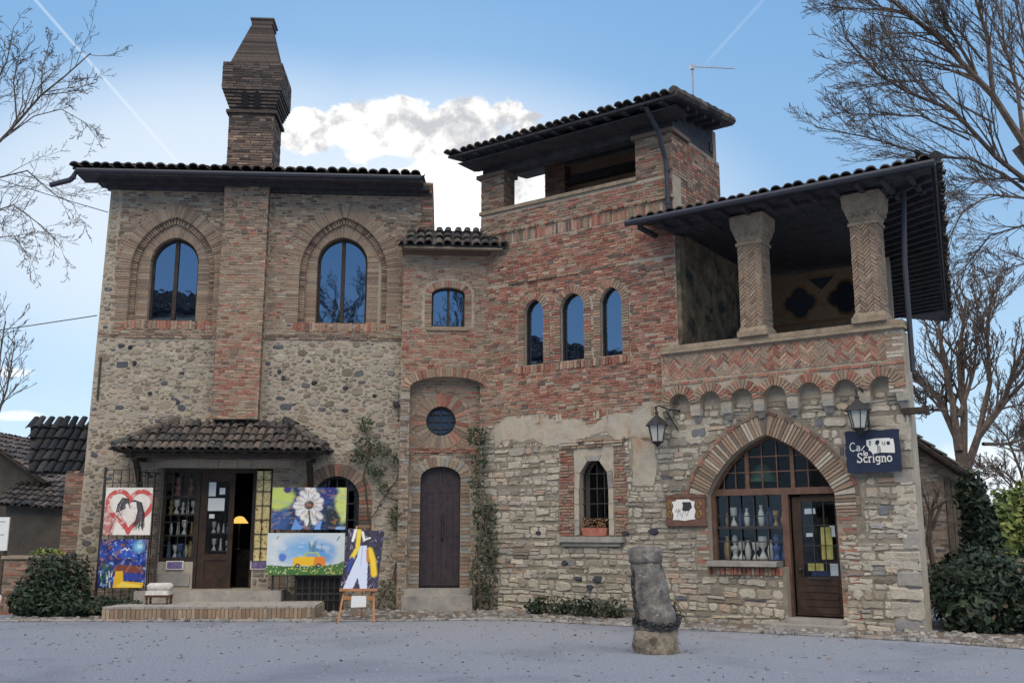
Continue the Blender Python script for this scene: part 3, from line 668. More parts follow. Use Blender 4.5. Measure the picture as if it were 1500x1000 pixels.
aw_ring = list(offset(aw_in, 0.30)); dr_ring = list(offset(door_in, 0.24)); rw_ring = circ(rnd_c, 0.63)
brickzones = [(-7.3, -4.9, 5.95, 9.6), (-3.93, -0.2, 5.95, 9.6)]
Lno = [wl_ring, wm_ring, aw_ring, dr_ring, rw_ring, [(-6.05, -1), (-6.05, 3.22), (-3.22, 3.22), (-3.22, -1)], [(-4.94, 4.0), (-4.94, 9.6), (-3.93, 9.6), (-3.93, 4.0)]]
inL = lambda u, z: inside(Lout, u, z) and not any(inside(h, u, z) for h in Lno)
inz = lambda u, z: any(a < u < b and c < z < d for a, b, c, d in brickzones)
bay_cover = lambda u, z: u > -0.86 and z > 4.6
def lcol(u, z):
    q = rnd.random(); hi = max(0, (z - 7.8) / 1.7)
    return ST if q < 0.10 + 0.14 * hi else (BR if q < 0.2 else (BD if q < 0.3 + 0.25 * hi else BB))
bricks(w, -7.32, -0.22, 5.98, 9.46, lambda u, z: inL(u, z) and inz(u, z) and not bay_cover(u, z) or (u > -0.86 and z > 7.95 and inL(u, z)), mis=lcol, loss=0.04)
bricks(w, -7.62, -0.85, 5.86, 5.97, lambda u, z: inL(u, z), H=0.045, d=0.03, mis=lambda u, z: rnd.choice((BB, BD)))
rubble(w, -7.62, 1.2, 0.0, 9.5, lambda u, z: inL(u, z) and not (5.84 < z < 5.99) and not inz(u, z) and not bay_cover(u, z) and not (-0.63 < u < 1.02 and z > 2.6) and not (abs(u - 0.04) < 0.72 and z < 3.4), ST)
stones(w, -7.62, -7.05, 0.0, 5.8, lambda u, z: False, mi=ST)
# brick facing round the door and round window
bricks(w, -0.66, 1.0, 2.6, 4.95, lambda u, z: inL(u, z), mis=lambda u, z: BB if rnd.random() < 0.8 else BR)
bricks(w, -0.72, -0.4, 0.46, 2.7, lambda u, z: inL(u, z), L=0.2, mis=lambda u, z: rnd.choice((BB, BB, BR, GS)))
bricks(w, 0.48, 0.78, 0.46, 2.7, lambda u, z: inL(u, z), L=0.2, mis=lambda u, z: rnd.choice((BB, BB, BR, GS)))
bricks(w, -0.62, 0.99, 3.36, 3.46, lambda u, z: True, d=0.035, mi=BR, H=0.04)
voussoirs(w, rw_in + rw_in[:1], -0.29, -0.018, 0.02, 0.075, mis=(BB, BB, BR), mi=BB)
voussoirs(w, door_in, 0.23, -0.02, 0.02, 0.08, mis=(BB, BB, BB, GS), wj=0.25)
voussoirs(w, aw_in, 0.28, -0.03, 0.02, 0.085, mis=(BR, BD, BB), wj=0.1)
for out, mid in ((wl_out, wl_mid), (wm_out, wm_mid)): voussoirs(w, out, 0.40, -0.012, 0.02, 0.055, gap=0.016, mis=(BB,), wj=0.4)
# stepped reveals
for out, inn in ((wl_out, wl_in), (wm_out, wm_in)):
    m1 = offset(out, -0.13)
    w.prism(m1 + list(reversed([(x, z) for x, z in inn])), 0.14, 0.42, MO)
    voussoirs(w, m1, 0.125, 0.07, 0.16, 0.055, gap=0.015, mis=(BB, BB, BD))
    voussoirs(w, inn, 0.25, 0.13, 0.30, 0.055, gap=0.015, mis=(BB,))
    u0, u1 = out[0][0], out[-1][0]
    bricks(w, u0 - 0.1, u1 + 0.1, 6.06, 6.25, lambda u, z: True, L=0.07, H=0.19, d=0.025, mis=lambda u, z: rnd.choice((BB, BR)), wave=0)
# lintel, jambs and base of the shop front
bricks(w, -6.06, -3.22, 3.02, 3.2, lambda u, z: True, L=0.5, H=0.16, d=0.03, mis=lambda u, z: PLS)
bricks(w, -6.06, -5.93, 0.46, 3.0, lambda u, z: True, L=0.13, mis=lambda u, z: rnd.choice((BB, BD)))
bricks(w, -3.60, -3.22, 0.46, 3.0, lambda u, z: True, L=0.2, mis=lambda u, z: rnd.choice((BB, ST)))
# dark stones in the old masonry
for (px, py) in ((201, 534), (223, 578), (409, 544), (415, 553), (263, 590), (460, 560), (548, 578), (585, 592), (505, 600), (340, 640), (268, 548), (182, 509), (195, 511), (505, 567)):
    q = TL.inverted() @ Vector(at(px, py, 21.5)); a = rnd.uniform(.05, .085); b = rnd.uniform(.04, .065)
    w.lump([(q.x + a * math.cos(t) * rnd.uniform(.8, 1.15), q.z + b * math.sin(t) * rnd.uniform(.8, 1.15)) for t in [2 * PI * i / 8 for i in range(8)]], 0.0, -0.035, 0.02, 9)
wall_l = w.build('wall', WALLS, house); wall_l['label'] = 'rubble stone house front with brick window surrounds'

# chimney breast
w = MB(TL); w.prism([(-4.92, 4.04), (-3.95, 4.04), (-3.95, 9.5), (-4.92, 9.5)], -0.25, 0.0, MO)
bricks(w, -4.93, -3.94, 4.05, 9.5, lambda u, z: True, y=-0.25, mis=lambda u, z: (BR if rnd.random() < (0.5 if z < 5.8 else 0.15) else (BD if z > 8.0 and rnd.random() < 0.6 else BB)))
for k, uu in ((0, -4.93), (1, -3.945)):
    for i in range(76):
        z = 4.05 + i * 0.0715; w.box(uu - (0.006 if k == 0 else 0.0), uu + (0.0 if k == 0 else 0.006), -0.25, -0.01 - 0.05 * (i % 2), z, z + 0.058, rnd.choice((BB, BR, BD)))
w.box(-4.60, -4.44, -0.275, -0.24, 5.46, 5.62, BD)
tag(w.build('chimney_breast', WALLS, house), 'brick chimney breast running up between the two tall windows')

# projecting bay over the narrow door
bay_arch = arch(-0.66, 1.0, -0.05, 4.77, 5.02)
bw_in = arch(-0.215, 0.53, 6.15, 6.90, 7.06)
bay_out = [(-0.86, -0.05)] + bay_arch + [(1.22, -0.05), (1.22, 7.9), (-0.86, 7.9)]
w = MB(TL); w.prism(bay_out, -0.25, 0.0, MO, [bw_in])
ba_ring = offset(bay_arch, 0.2)
bay_top = [(-0.86, 4.78), (-0.86, 7.9), (1.22, 7.9), (1.22, 4.78)]
bricks(w, -0.86, 1.22, 4.6, 7.9, lambda u, z: not inside(offset(arch(-0.66, 1.0, 4.0, 4.77, 5.02), 0.19), u, z) and not inside(offset(bw_in, 0.2), u, z), y=-0.25, mis=lambda u, z: BR if rnd.random() < (0.6 if 5.0 < z < 6.0 else 0.15) else BB)
for (a, b) in ((-0.86, -0.66), (1.0, 1.22)): bricks(w, a, b, 0.0, 4.6, lambda u, z: True, L=0.2, y=-0.25, mis=lambda u, z: rnd.choice((BB, BB, BD, GS)))
ap = arch(-0.66, 1.0, 4.70, 4.77, 5.02)
voussoirs(w, ap, 0.19, -0.275, -0.2, 0.058, gap=0.015, mis=(BB, BB, BB, BR))
voussoirs(w, bw_in, 0.15, -0.262, -0.2, 0.058, gap=0.015, mis=(BB, BB, BB, BR))
w.box(-0.32, 0.64, -0.29, -0.2, 6.06, 6.13, BB)
for i in range(110):
    z = 0.02 + i * 0.0715; w.box(1.22, 1.226, -0.25, -0.02 - 0.05 * (i % 2), z, z + 0.058, rnd.choice((BB, BR, BD)))
w.box(-0.9, 1.26, -0.58, -0.0, 7.88, 7.93, BD); w.box(-0.88, 1.24, -0.34, 0.0, 7.80, 7.88, BD); w.box(-0.3, 1.24, -0.1, 0.5, 7.8, 8.38, BD)
tag(w.build('bay_wall', WALLS, house), 'brick bay on a shallow arch above the narrow arched door')

# --- tower and loggia front (one continuous wall)
tw = [arch(0.70, 1.20, 5.17, 6.30, 6.62), arch(1.63, 2.22, 5.17, 6.28, 6.62), arch(2.61, 3.12, 5.17, 6.26, 6.62)]
gw_in = arch(2.05, 2.74, 1.57, 2.66, 3.12); gw_rec = [(1.90, 1.55), (1.90, 3.36), (2.88, 3.36), (2.88, 1.55)]
def bez(a, b, c, n=12): return [((1 - t) ** 2 * a[0] + 2 * t * (1 - t) * b[0] + t * t * c[0], (1 - t) ** 2 * a[1] + 2 * t * (1 - t) * b[1] + t * t * c[1]) for t in [i / n for i in range(n + 1)]]
_l = bez((4.84, 2.30), (5.20, 3.10), (6.02, 3.38)); _r = bez((6.02, 3.38), (6.84, 3.10), (7.22, 2.30))
big_in = [(4.84, 2.2)] + _l + _r[1:] + [(7.22, 2.2)]
big_hole = [(4.84, 1.02)] + big_in[1:-1] + [(7.25, 0.16), (6.28, 0.16), (6.28, 1.02)]
Wout = [(-0.5, -0.1), (8.56, -0.1), (8.56, 5.0), (4.35, 5.0), (4.35, 8.78), (-0.5, 8.78)]
w = MB(TW); w.prism(Wout, 0.0, 0.38, MO, tw + [gw_in, big_hole])
w.prism([(-0.5, -0.1), (8.558, -0.1), (8.558, 3.98), (4.1, 3.98), (4.0, 3.55), (-0.5, 3.55)], -0.003, 0.002, 11, [gw_in, big_hole], back=False)
tw_ring = [offset(t, 0.17) for t in tw]; big_ring = offset([(4.84, 1.6)] + big_in[1:-1] + [(7.23, 1.6)], 0.45)
sill_no = [(0.45, 5.0), (0.45, 5.17), (3.3, 5.17), (3.3, 5.0)]; gw_no = [(1.58, 1.40), (1.58, 1.57), (1.62, 3.5), (3.12, 3.5), (3.10, 1.57), (3.06, 1.40)]
Wno = tw_ring + [sill_no, big_ring, big_hole, gw_no, [(4.6, 0.88), (4.6, 2.3), (6.27, 2.3), (6.27, 0.88)], [(6.27, -.1), (6.27, 2.4), (7.26, 2.4), (7.26, -.1)]]
inW = lambda u, z: inside(Wout, u, z) and not any(inside(h, u, z) for h in Wno)
edge_z = lambda u: 3.98 + 0.12 * math.sin(u * 2.1) + 0.06 * math.sin(u * 7.3)
def towcol(u, z):
    k = 0.86 - 0.5 * max(0, (1.0 - u) / 1.5) - (0.25 if z > 7.6 else 0) - (0.2 if z < 4.6 else 0)
    q = rnd.random()
    return BR if q < k else (BB if q < 0.9 else BD)
bricks(w, -0.5, 4.34, 3.7, 8.0, lambda u, z: inW(u, z) and z > edge_z(u) and not (abs(z - 7.05) < 0.05), mis=towcol, loss=0.015, d=0.016)
bricks(w, -0.5, 4.34, 8.0, 8.24, lambda u, z: inW(u, z), L=0.06, H=0.22, mis=towcol, d=0.014)
bricks(w, -0.5, 4.36, 8.25, 8.34, lambda u, z: True, L=0.1, H=0.06, d=0.06, mis=lambda u, z: rnd.choice((BB, BR)), wave=0)
bricks(w, -0.5, 4.34, 8.36, 8.74, lambda u, z: inW(u, z), mis=towcol, d=0.016)
bricks(w, 0.3, 3.3, 7.02, 7.10, lambda u, z: True, L=0.26, H=0.05, d=0.045, mis=lambda u, z: rnd.choice((BD, BB)))
for t in tw: voussoirs(w, t, 0.16, -0.022, 0.02, 0.056, gap=0.015, mis=(BB, BB, BR))
bricks(w, 0.45, 3.3, 5.0, 5.16, lambda u, z: True, L=0.065, H=0.15, d=0.035, mis=lambda u, z: rnd.choice((BR, BR, BB)), wave=0)
# stained plaster patches under the brick
def patch(pts, dpt=0.009):
    Q = []
    for (a, b), (c, d_) in zip(pts, pts[1:] + pts[:1]):
        for k in range(5): f = k / 5; Q.append((a + (c - a) * f + rnd.uniform(-.022, .022), b + (d_ - b) * f + rnd.uniform(-.022, .022)))
    w.prism(Q, -dpt, 0.01, PLS, back=False)
def ragged(u0, u1, zb, zt):
    us = [u0 + (u1 - u0) * i / 12 for i in range(13)]
    return [(u, zb(u)) for u in us] + [(u, zt(u)) for u in reversed(us)]
pz = lambda u: 3.50 + 0.10 * math.sin(u * 3.1) + 0.06 * math.sin(u * 8)
patch(ragged(-0.1, 4.0, pz, lambda u: edge_z(u) - 0.02 + 0.08 * math.sin(u * 13)))
patch([(3.28, 2.55), (3.72, 2.50), (3.82, 2.9), (3.75, 3.45), (3.3, 3.5)]); patch([(4.45, 3.3), (4.9, 3.35), (5.0, 3.75), (4.5, 3.8)])
bricks(w, 0.2, 4.0, 3.90, 4.08, lambda u, z: rnd.random() < 0.6, L=0.07, H=0.16, d=0.03, mis=lambda u, z: rnd.choice((PLS, PLS, BB)))
def inplaster(u, z): return (-0.1 < u < 4.0 and pz(u) < z) or (3.28 < u < 3.8 and 2.5 < z < 3.5)
stones(w, -0.5, 8.55, 0.0, 4.0, lambda u, z: inW(u, z) and not inplaster(u, z) and z < 3.98, hr=(0.06, 0.19), wr=(0.11, 0.44), d=0.026, gap=0.010, mis=(SP, SP, SP, SP, ST), wave=0.03)
z = 0.03
while z < 3.2:      # larger corner stones
    h = rnd.uniform(.16, .34); L = rnd.uniform(0.26, 0.6); j = lambda: rnd.uniform(-.012, .012)
    w.lump([(8.56 - L + j(), z + .012), (8.56 - L * .5, z + .006 + j()), (8.555, z + .008), (8.56, z + h * .5), (8.555, z + h - .008), (8.56 - L * .5, z + h - .01 + j()), (8.56 - L + j(), z + h - .014), (8.56 - L - .01, z + h * .5)], 0.0, -rnd.uniform(.02, .038), 0.03, GS if rnd.random() < .35 else SP); z += h
# big arch: ring, thin red outer rim, brick jambs
bring = [(4.84, 2.2)] + big_in[1:-1] + [(7.22, 2.2)]
voussoirs(w, [(4.84, 2.05)] + bring[1:-1] + [(7.23, 1.9)], 0.36, -0.025, 0.02, 0.058, gap=0.017, mis=(BB, BB, BB, BB, PLS))
orim = offset([(4.84, 2.05)] + bring[1:-1] + [(7.23, 1.9)], 0.365); voussoirs(w, orim, 0.055, -0.035, 0.02, 0.17, mis=(BR, BD, BB, BB))
bricks(w, 4.60, 4.84, 0.95, 2.1, lambda u, z: True, L=0.22, mis=lambda u, z: rnd.choice((BB, BR, SP)))
bricks(w, 7.25, 7.56, 0.05, 1.95, lambda u, z: True, L=0.22, mis=lambda u, z: rnd.choice((BB, BR, SP)))
bricks(w, 4.76, 6.22, 0.88, 1.0, lambda u, z: True, L=0.065, H=0.12, d=0.05, mis=lambda u, z: rnd.choice((BR, BR, BB)), wave=0)
# gothic window surround
bricks(w, 1.58, 1.92, 1.57, 3.32, lambda u, z: True, L=0.22, mis=lambda u, z: rnd.choice((BB, BR, BR, BB)), d=0.03)
bricks(w, 2.87, 3.14, 1.57, 3.32, lambda u, z: True, L=0.22, mis=lambda u, z: rnd.choice((BB, BR, BB)), d=0.03)
bricks(w, 1.58, 3.14, 3.33, 3.48, lambda u, z: True, L=0.22, mis=lambda u, z: rnd.choice((BB, BB, PLS)), d=0.05)
w.prism([(1.93, 1.57), (1.93, 3.32), (2.86, 3.32), (2.86, 1.57)], -0.005, 0.02, PLS, [gw_in])
voussoirs(w, gw_in, 0.11, -0.03, 0.02, 0.3, mis=(PLS, PLS, GS))
w.box(1.58, 3.08, -0.13, 0.02, 1.44, 1.55, GS); w.box(1.66, 3.0, -0.07, 0.02, 1.36, 1.44, GS)
for (pu, pzz) in ((1.05, 1.62), (1.68, 1.02), (2.28, .55), (3.1, 1.62), (2.0, .72), (3.72, 1.65), (2.45, .72)):
    a = rnd.uniform(.06, .13); b = rnd.uniform(.05, .085); w.lump([(pu + a * math.cos(t) * rnd.uniform(.8, 1.15), pzz + b * math.sin(t) * rnd.uniform(.8, 1.15)) for t in [2 * PI * i / 9 for i in range(9)]], 0.0, -0.05, 0.02, 9)
tow = w.build('wall', WALLS, house); tow['label'] = 'red brick tower front standing on pale split stone'

# tower corners, back and side walls
w = MB(TW)
def pier(u0, u1, y0, y1, z0, z1):
    w.box(u0, u1, y0, y1, z0, z1, MD)
    bricks(w, u0, u1, z0, z1, lambda u, z: True, L=0.24, y=y0, mis=lambda u, z: rnd.choice((BB, BR, BB, BD)))
    for i in range(int((z1 - z0) / 0.0715)):
        z = z0 + i * 0.0715
        for uu, sg in ((u0, -1), (u1, 1)):
            yy = y0
            while yy < y1:
                L = rnd.choice((0.12, 0.24)); w.box(min(uu, uu + sg * 0.01), max(uu, uu + sg * 0.01), yy + .006, min(y1, yy + L), z, z + 0.058, rnd.choice((BB, BR, BD))); yy += L + .012
pier(-0.5, 0.14, 0.0, 0.42, 8.78, 9.75); pier(3.52, 4.35, 0.0, 0.7, 8.78, 9.75)
pier(0.06, 0.62, 1.85, 2.3, 8.0, 10.42)
pier(4.0, 4.35, 0.7, 2.4, 4.9, 9.75); pier(3.99, 4.34, 0.38, 0.705, 4.9, 8.77)
w.prism([(0.62, 0), (4.34, 0), (4.34, 10.44), (0.62, 10.44)], 2.12, 2.3, BB); w.box(-0.5, 0.55, 2.1, 2.4, 0, 8.7, BD); w.box(-0.5, -0.15, 0.38, 2.1, 0, 8.7, BD)
w.box(-0.15, 4.0, 0.38, 2.1, 8.3, 8.4, MD)
w.box(-0.62, 0.5, -0.12, 0.65, 8.68, 8.76, BB) if False else None
w.box(-0.60, 0.20, -0.07, 0.48, 9.66, 9.75, BD); w.box(3.45, 4.42, -0.07, 0.75, 9.66, 9.75, BD)
tag(w.build('wall', WALLS, house), 'brick corner piers and dark back wall of the open tower top')
w = MB(TW); w.box(-0.53, 3.54, -0.05, 0.42, 8.78, 8.86, 0)
w.build('coping', 'cap_stone', house)

# tower roof with rafters
zt = 9.95
def WP(u, y, z): return TW @ Vector((u, y, z))
e0, e1, e2, e3 = WP(-0.86, -0.8, zt + .12), WP(4.80, -0.8, zt + .12), WP(4.80, 2.2, zt + .57), WP(-0.86, 2.4, zt + .60)
w = MB()
roof_face(w, e0, e1, e2, e3, 0, base_mi=1)
n = 8
for i in range(n): w.tube([e1.lerp(e2, i / n) + Vector((0, 0, .06)), e1.lerp(e2, min(1, (i + 1.15) / n)) + Vector((0, 0, .05))], [.11, .085], 7, 0)
trf = w.build('roof', ['tile', 'wood_soffit'], house); trf['label'] = 'shallow tile roof over the open tower top'
w = MB(TW)
w.box(-0.5, 4.35, 0.05, 0.35, 9.75, 9.97, 0); w.box(0.62, 4.35, 1.95, 2.12, 9.9, 10.1, 0); w.box(4.0, 4.3, 0.35, 1.95, 9.75, 9.97, 0)
u = -0.6
while u < 4.7: w.box(u, u + 0.09, -0.74, 0.3, 9.975, 10.03, 0); u += 0.42
y = 0.0
while y < 2.1: zz_ = 10.0 + .15 * (y + .8) - .06; w.box(4.3, 4.72, y, y + 0.09, zz_, zz_ + .08, 0); y += 0.42
for ya, yb in ((.36, .85), (.85, 1.35), (1.35, 1.85), (1.85, 2.3)): w.box(4.02, 4.32, ya, yb, 9.74, 10.05 + .15 * (ya + .8), 0)
w.build('rafters', 'wood_soffit', trf)
w = MB(TW)      # soffit band below the tower eaves
w.prism([(-0.75, 9.93), (4.75, 9.93), (4.6, 9.90), (-0.6, 9.90)], -0.6, 0.05, 0)
w.build('fascia', 'wood_soffit', trf)
w = MB(TW); w.tube([(4.15, -0.72, 10.0), (4.22, -0.35, 9.6), (4.25, -0.09, 9.05), (4.27, -0.08, 8.4), (4.27, -0.08, 7.75)], 0.05, 8); 
for z in (8.1, 8.8): w.tube([(4.27, -0.08, z), (4.27, -0.08, z + 0.04)], 0.06, 8)
w.build('downpipe', 'gutter', house)

# --- loggia
w = MB(TW)
scal = []; c0 = 4.42; pitch_ = 0.628
for i in range(7):
    cc = c0 + i * pitch_; h = 0.215; scal.append(arch(cc - h, cc + h, 3.92, 4.02, 4.24, 6))
bot = [(4.06, 3.92)]
for s_ in scal: bot += s_
bot += [(8.58, 3.92)]
par = bot + [(8.58, 5.03), (4.06, 5.03)]
w.prism(par, -0.17, 0.0, MO)
for s_ in scal: voussoirs(w, s_[1:-1], 0.17, -0.195, -0.12, 0.05, gap=0.014, mis=(BB, BB, BR))
for i in range(8):
    cc = c0 + (i - 0.5) * pitch_; cc = min(max(cc, 4.15), 8.5)
    w.taper((cc, -0.03, 3.68), (0.05, 0.03), (cc, -0.06, 3.80), (0.085, 0.06), GS); w.taper((cc, -0.075, 3.80), (0.09, 0.075), (cc, -0.09, 3.925), (0.10, 0.09), SP)
bricks(w, 4.06, 8.58, 4.42, 4.50, lambda u, z: True, y=-0.17, H=0.05, d=0.02, mis=lambda u, z: rnd.choice((BB, BR)))
herringbone(w, 4.12, 8.30, 4.51, 5.0, -0.17, L=0.17, w=0.044, g=0.014, mis=(BB, BB, BR, BR))
bricks(w, 8.30, 8.58, 3.95, 5.0, lambda u, z: True, L=0.28, y=-0.17, mis=lambda u, z: rnd.choice((BB, BB, SP)))
bricks(w, 4.06, 4.12, 4.0, 5.0, lambda u, z: True, L=0.06, y=-0.17, mis=lambda u, z: rnd.choice((BR, BB)))
tag(w.build('parapet', WALLS, house), 'herringbone brick parapet on a row of small arches')
w = MB(TW); w.box(4.06, 8.62, -0.24, 0.22, 5.03, 5.09, 0); w.box(4.06, 8.60, -0.21, 0.18, 5.10, 5.18, 0)
w.build('coping', 'cap_stone', house)
# pillars
def pillar(u):
    w = MB(TW); h = 0.225
    w.box(u - h, u + h, -0.22, 0.22, 5.36, 6.93, MD)
    herringbone(w, u - h, u + h, 5.36, 6.93, -0.22, L=0.13, w=0.038, g=0.014, d=0.02, mis=(BB,))
    for i in range(26):
        z = 5.36 + 0.0600 * i
        for yy in (-0.215, 0.0):
            w.box(u + h, u + h + rnd.uniform(.004, .012), yy, yy + 0.205, z, z + 0.046, BB); w.box(u - h - rnd.uniform(.004, .012), u - h, yy, yy + 0.205, z, z + 0.046, BB)
    p = w.build('pillar', WALLS, house)
    b = MB(TW); b.box(u - 0.29, u + 0.29, -0.28, 0.28, 5.18, 5.28, 0); b.taper((u, 0, 5.28), (0.275, 0.265), (u, 0, 5.365), (0.238, 0.232), 0); b.build('plinth', 'cap_stone', p)
    c = MB(TW); c.taper((u, 0, 6.93), (0.26, 0.25), (u, 0, 6.99), (0.255, 0.245), 0); c.taper((u, 0, 6.99), (0.225, 0.215), (u, 0, 7.24), (0.305, 0.295), 0); c.taper((u, 0, 7.24), (0.315, 0.305), (u, 0, 7.50), (0.335, 0.325), 0)
    for k in range(4):
        c.ball((u - 0.18 + 0.12 * k, -0.275, 7.13), (0.035, 0.04, 0.045), 0, 8, 5)
        c.ball((u + 0.28, -0.18 + 0.12 * k, 7.13), (0.04, 0.035, 0.045), 0, 8, 5)
    c.build('capital', 'cap_stone', p)
pillar(5.97); pillar(8.07)
# loggia room: floor, side, back and end walls
dside = Vector((0.34, 0.94, 0)).normalized()
corner = WP(8.56, 0.0, 0)
def SW(s_, z, u=8.56): return WP(u, 0, 0) + dside * s_ + Vector((0, 0, z))
w = MB()
b0, b1 = WP(8.56, 0.38, 0), SW(11, 0)
def wallq(p, q, z0, z1, th, mi):
    d = (q - p).normalized(); nn = Vector((-d.y, d.x, 0)) * th; vs = [p + Vector((0, 0, z0)), q + Vector((0, 0, z0)), q + nn + Vector((0, 0, z0)), p + nn + Vector((0, 0, z0))]; vs += [v + Vector((0, 0, z1 - z0)) for v in vs]
    w.add(vs, [(0, 3, 2, 1), (4, 5, 6, 7), (0, 1, 5, 4), (1, 2, 6, 5), (2, 3, 7, 6), (3, 0, 4, 7)], mi)
wallq(SW(0.39, 0), b1, -0.1, 5.0, 0.35, MO); wallq(SW(4.2, 0), b1, 5.0, 7.45, 0.35, MO)
wallq(b1, WP(0.5, 9.5, 0), 0, 7.45, 0.3, MO)
tag(w.build('wall', WALLS, house), 'plain stone end wall of the loggia wing')
w = MB(TW); w.add([(4.36, .38, 4.7), (8.42, .38, 4.7), (7.35, 4.3, 4.7), (4.36, 4.3, 4.7), (4.36, .38, 4.55), (8.42, .38, 4.55), (7.35, 4.3, 4.55), (4.36, 4.3, 4.55)], [(0, 1, 2, 3), (7, 6, 5, 4), (0, 4, 5, 1), (1, 5, 6, 2), (2, 6, 7, 3)]); w.build('loggia_floor', 'dark', house)
w = MB(TW); w.box(4.2, 7.36, 4.3, 4.5, 4.7, 7.45, 0)
def motif(c, r, mi, y, k):
    P = []
    for i in range(48):
        t = 2 * PI * i / 48; rr = r * (0.72 + 0.28 * abs(math.cos(2 * t))); P.append((c[0] + rr * math.cos(t), c[1] + rr * math.sin(t)))
    w.prism(P, y, y + k, mi, back=False)
for i in range(3):
    cx0 = 4.36 + i * 1.02 if i else 4.9 + 1.5 * 1.02; motif((cx0, 6.76), 0.42, 2, 4.288, 0.02); motif((cx0, 6.76), 0.35, 1, 4.282, 0.02)
    w.prism([(cx0 + .22, 7.28), (cx0 + .51, 7.0), (cx0 + .8, 7.28)], 4.286, 4.31, 1, back=False)
    w.box(cx0 + .18, cx0 + .84, 4.287, 4.31, 7.30, 7.34, 2)
w.box(4.36, 7.34, 4.288, 4.31, 6.26, 6.31, 2)
w.build('painted_wall', ['fresco', 'paint_dark', 'paint_orange'], house)
w = MB(TW)      # plastered side of the tower inside the loggia
w.box(4.351, 4.372, 0.26, 4.3, 4.7, 7.56, 2); w.box(4.353, 4.44, 0.02, 0.26, 5.18, 7.45, 2)
w.build('plastered_wall', ['plaster', 'paint_dark', 'fresco_dark'], house)
# loggia roof
ez = 7.62
f0, f1 = WP(3.78, -0.8, ez), WP(9.46, -0.8, ez)
deave = Vector((0.4125, 0.911, 0)).normalized(); g1 = f1 + deave * 13.5; g0 = WP(4.4, 9.5, ez)
k0, k1 = WP(4.36, 3.2, ez + .95), WP(7.4, 4.2, ez + .95)
w = MB()
roof_face(w, f0, f1, k1, WP(3.78, 3.2, ez + .95), 0, base_mi=1)
roof_face(w, f1, g1, k1 + dside * 7, k1, 0, base_mi=1)
for a, b in ((f1, k1),):
    n = int((b - a).length / 0.36)
    for i in range(n + 1): w.tube([a.lerp(b, i / n) + Vector((0, 0, .06)), a.lerp(b, min(1, (i + 1.15) / n)) + Vector((0, 0, .04))], [.11, .085], 7, 0)
w.add([k1, k1 + dside * 7, g1, g0, WP(3.78, 3.2, ez + .95)], [(0, 1, 2, 3, 4)], 1)
lrf = w.build('roof', ['tile', 'wood_soffit'], house); lrf['label'] = 'low tile roof with deep eaves over the pillared loggia'
w = MB()
# boarded ceiling and eaves boards
cv = [WP(4.37, -0.7, ez - .06), WP(9.36, -0.7, ez - .06), g1 + Vector((-.1, -.1, -.06)), WP(4.37, 9.0, ez - .06)]
w.add(cv + [v + Vector((0, 0, .03)) for v in cv], [(0, 1, 2, 3), (7, 6, 5, 4), (0, 4, 5, 1), (1, 5, 6, 2), (2, 6, 7, 3), (3, 7, 4, 0)], 0)
s_ = 0.3
while s_ < 11.5:
    a = SW(s_, ez - .15, 8.3); b = f1 + deave * (s_ + .2) + Vector((-.1, 0, -.15)); dd = dside * .09
    w.add([a, b, b + dd, a + dd] + [v + Vector((0, 0, .085)) for v in (a, b, b + dd, a + dd)], [(0, 3, 2, 1), (0, 1, 5, 4), (1, 2, 6, 5), (2, 3, 7, 6), (3, 0, 4, 7)], 0); s_ += 0.45
w.T = TW; u = 3.9
while u < 9.2: w.box(u, u + .08, -0.72, 0.4, ez - .15, ez - .065, 0); u += 0.42
w.box(4.37, 8.62, -0.26, 0.2, 7.50, 7.56, 0)
w.build('ceiling', 'wood_soffit', lrf)
w = MB(TW); w.tube([(3.72, -0.88, ez - .03), (9.46, -0.88, ez - .05)], 0.065, 8); w.build('gutter', 'gutter', lrf)
w = MB(TW); w.tube([(8.72, 0.1, 7.5), (8.66, 0.05, 6.2), (8.66, 0.03, 4.3)], 0.045, 8); w.build('downpipe', 'gutter', house)
w = MB(TW); w.box(8.45, 8.80, -0.06, 0.1, 3.58, 3.68, 0); w.box(8.8, 8.86, -0.05, 0.09, 3.55, 3.70, 0); w.build('beam_end', 'wood_dark', house)

# --- house roof, bay roof and chimney
def LP(u, y, z): return TL @ Vector((u, y, z))
w = MB()
roof_face(w, LP(-8.18, -0.62, 9.56), LP(-0.42, -0.62, 9.56), LP(-0.42, 3.4, 10.7), LP(-8.18, 3.4, 10.7), 0, base_mi=1, r=.105, step=.235)
w.add([LP(-8.18, 3.4, 10.7), LP(-0.42, 3.4, 10.7), LP(-0.42, 7.4, 9.5), LP(-8.18, 7.4, 9.5)], [(0, 1, 2, 3)], 1)
hrf = w.build('roof', ['tile', 'wood_soffit'], house); hrf['label'] = 'shallow tile roof above the two tall arched windows'
w = MB(TL); w.box(-8.1, -0.45, -0.55, 0.0, 9.42, 9.49, 0); w.box(-7.75, -0.3, -0.3, 0.1, 9.34, 9.42, 0); w.box(-7.6, -0.24, -0.10, 0.1, 9.27, 9.34, 0)
w.build('fascia', 'wood_soffit', hrf)
w = MB(TL); w.tube([(-0.5, -0.70, 9.48), (-8.05, -0.70, 9.46), (-8.12, -0.68, 9.30), (-8.2, -0.66, 9.24), (-8.62, -0.62, 9.13)], 0.06, 8); w.build('gutter', 'gutter', hrf)
w = MB(TL)      # right gable and hidden walls that close the house
w.prism([(-0.22, 7.9), (-0.22, 9.62), (-0.48, 9.62), (-0.48, 7.9)], -0.02, 3.4, BD)
bricks(w, -0.48, -0.22, 7.95, 9.6, lambda u, z: True, L=0.25, y=-0.02, mis=lambda u, z: rnd.choice((BB, BR, BD)))
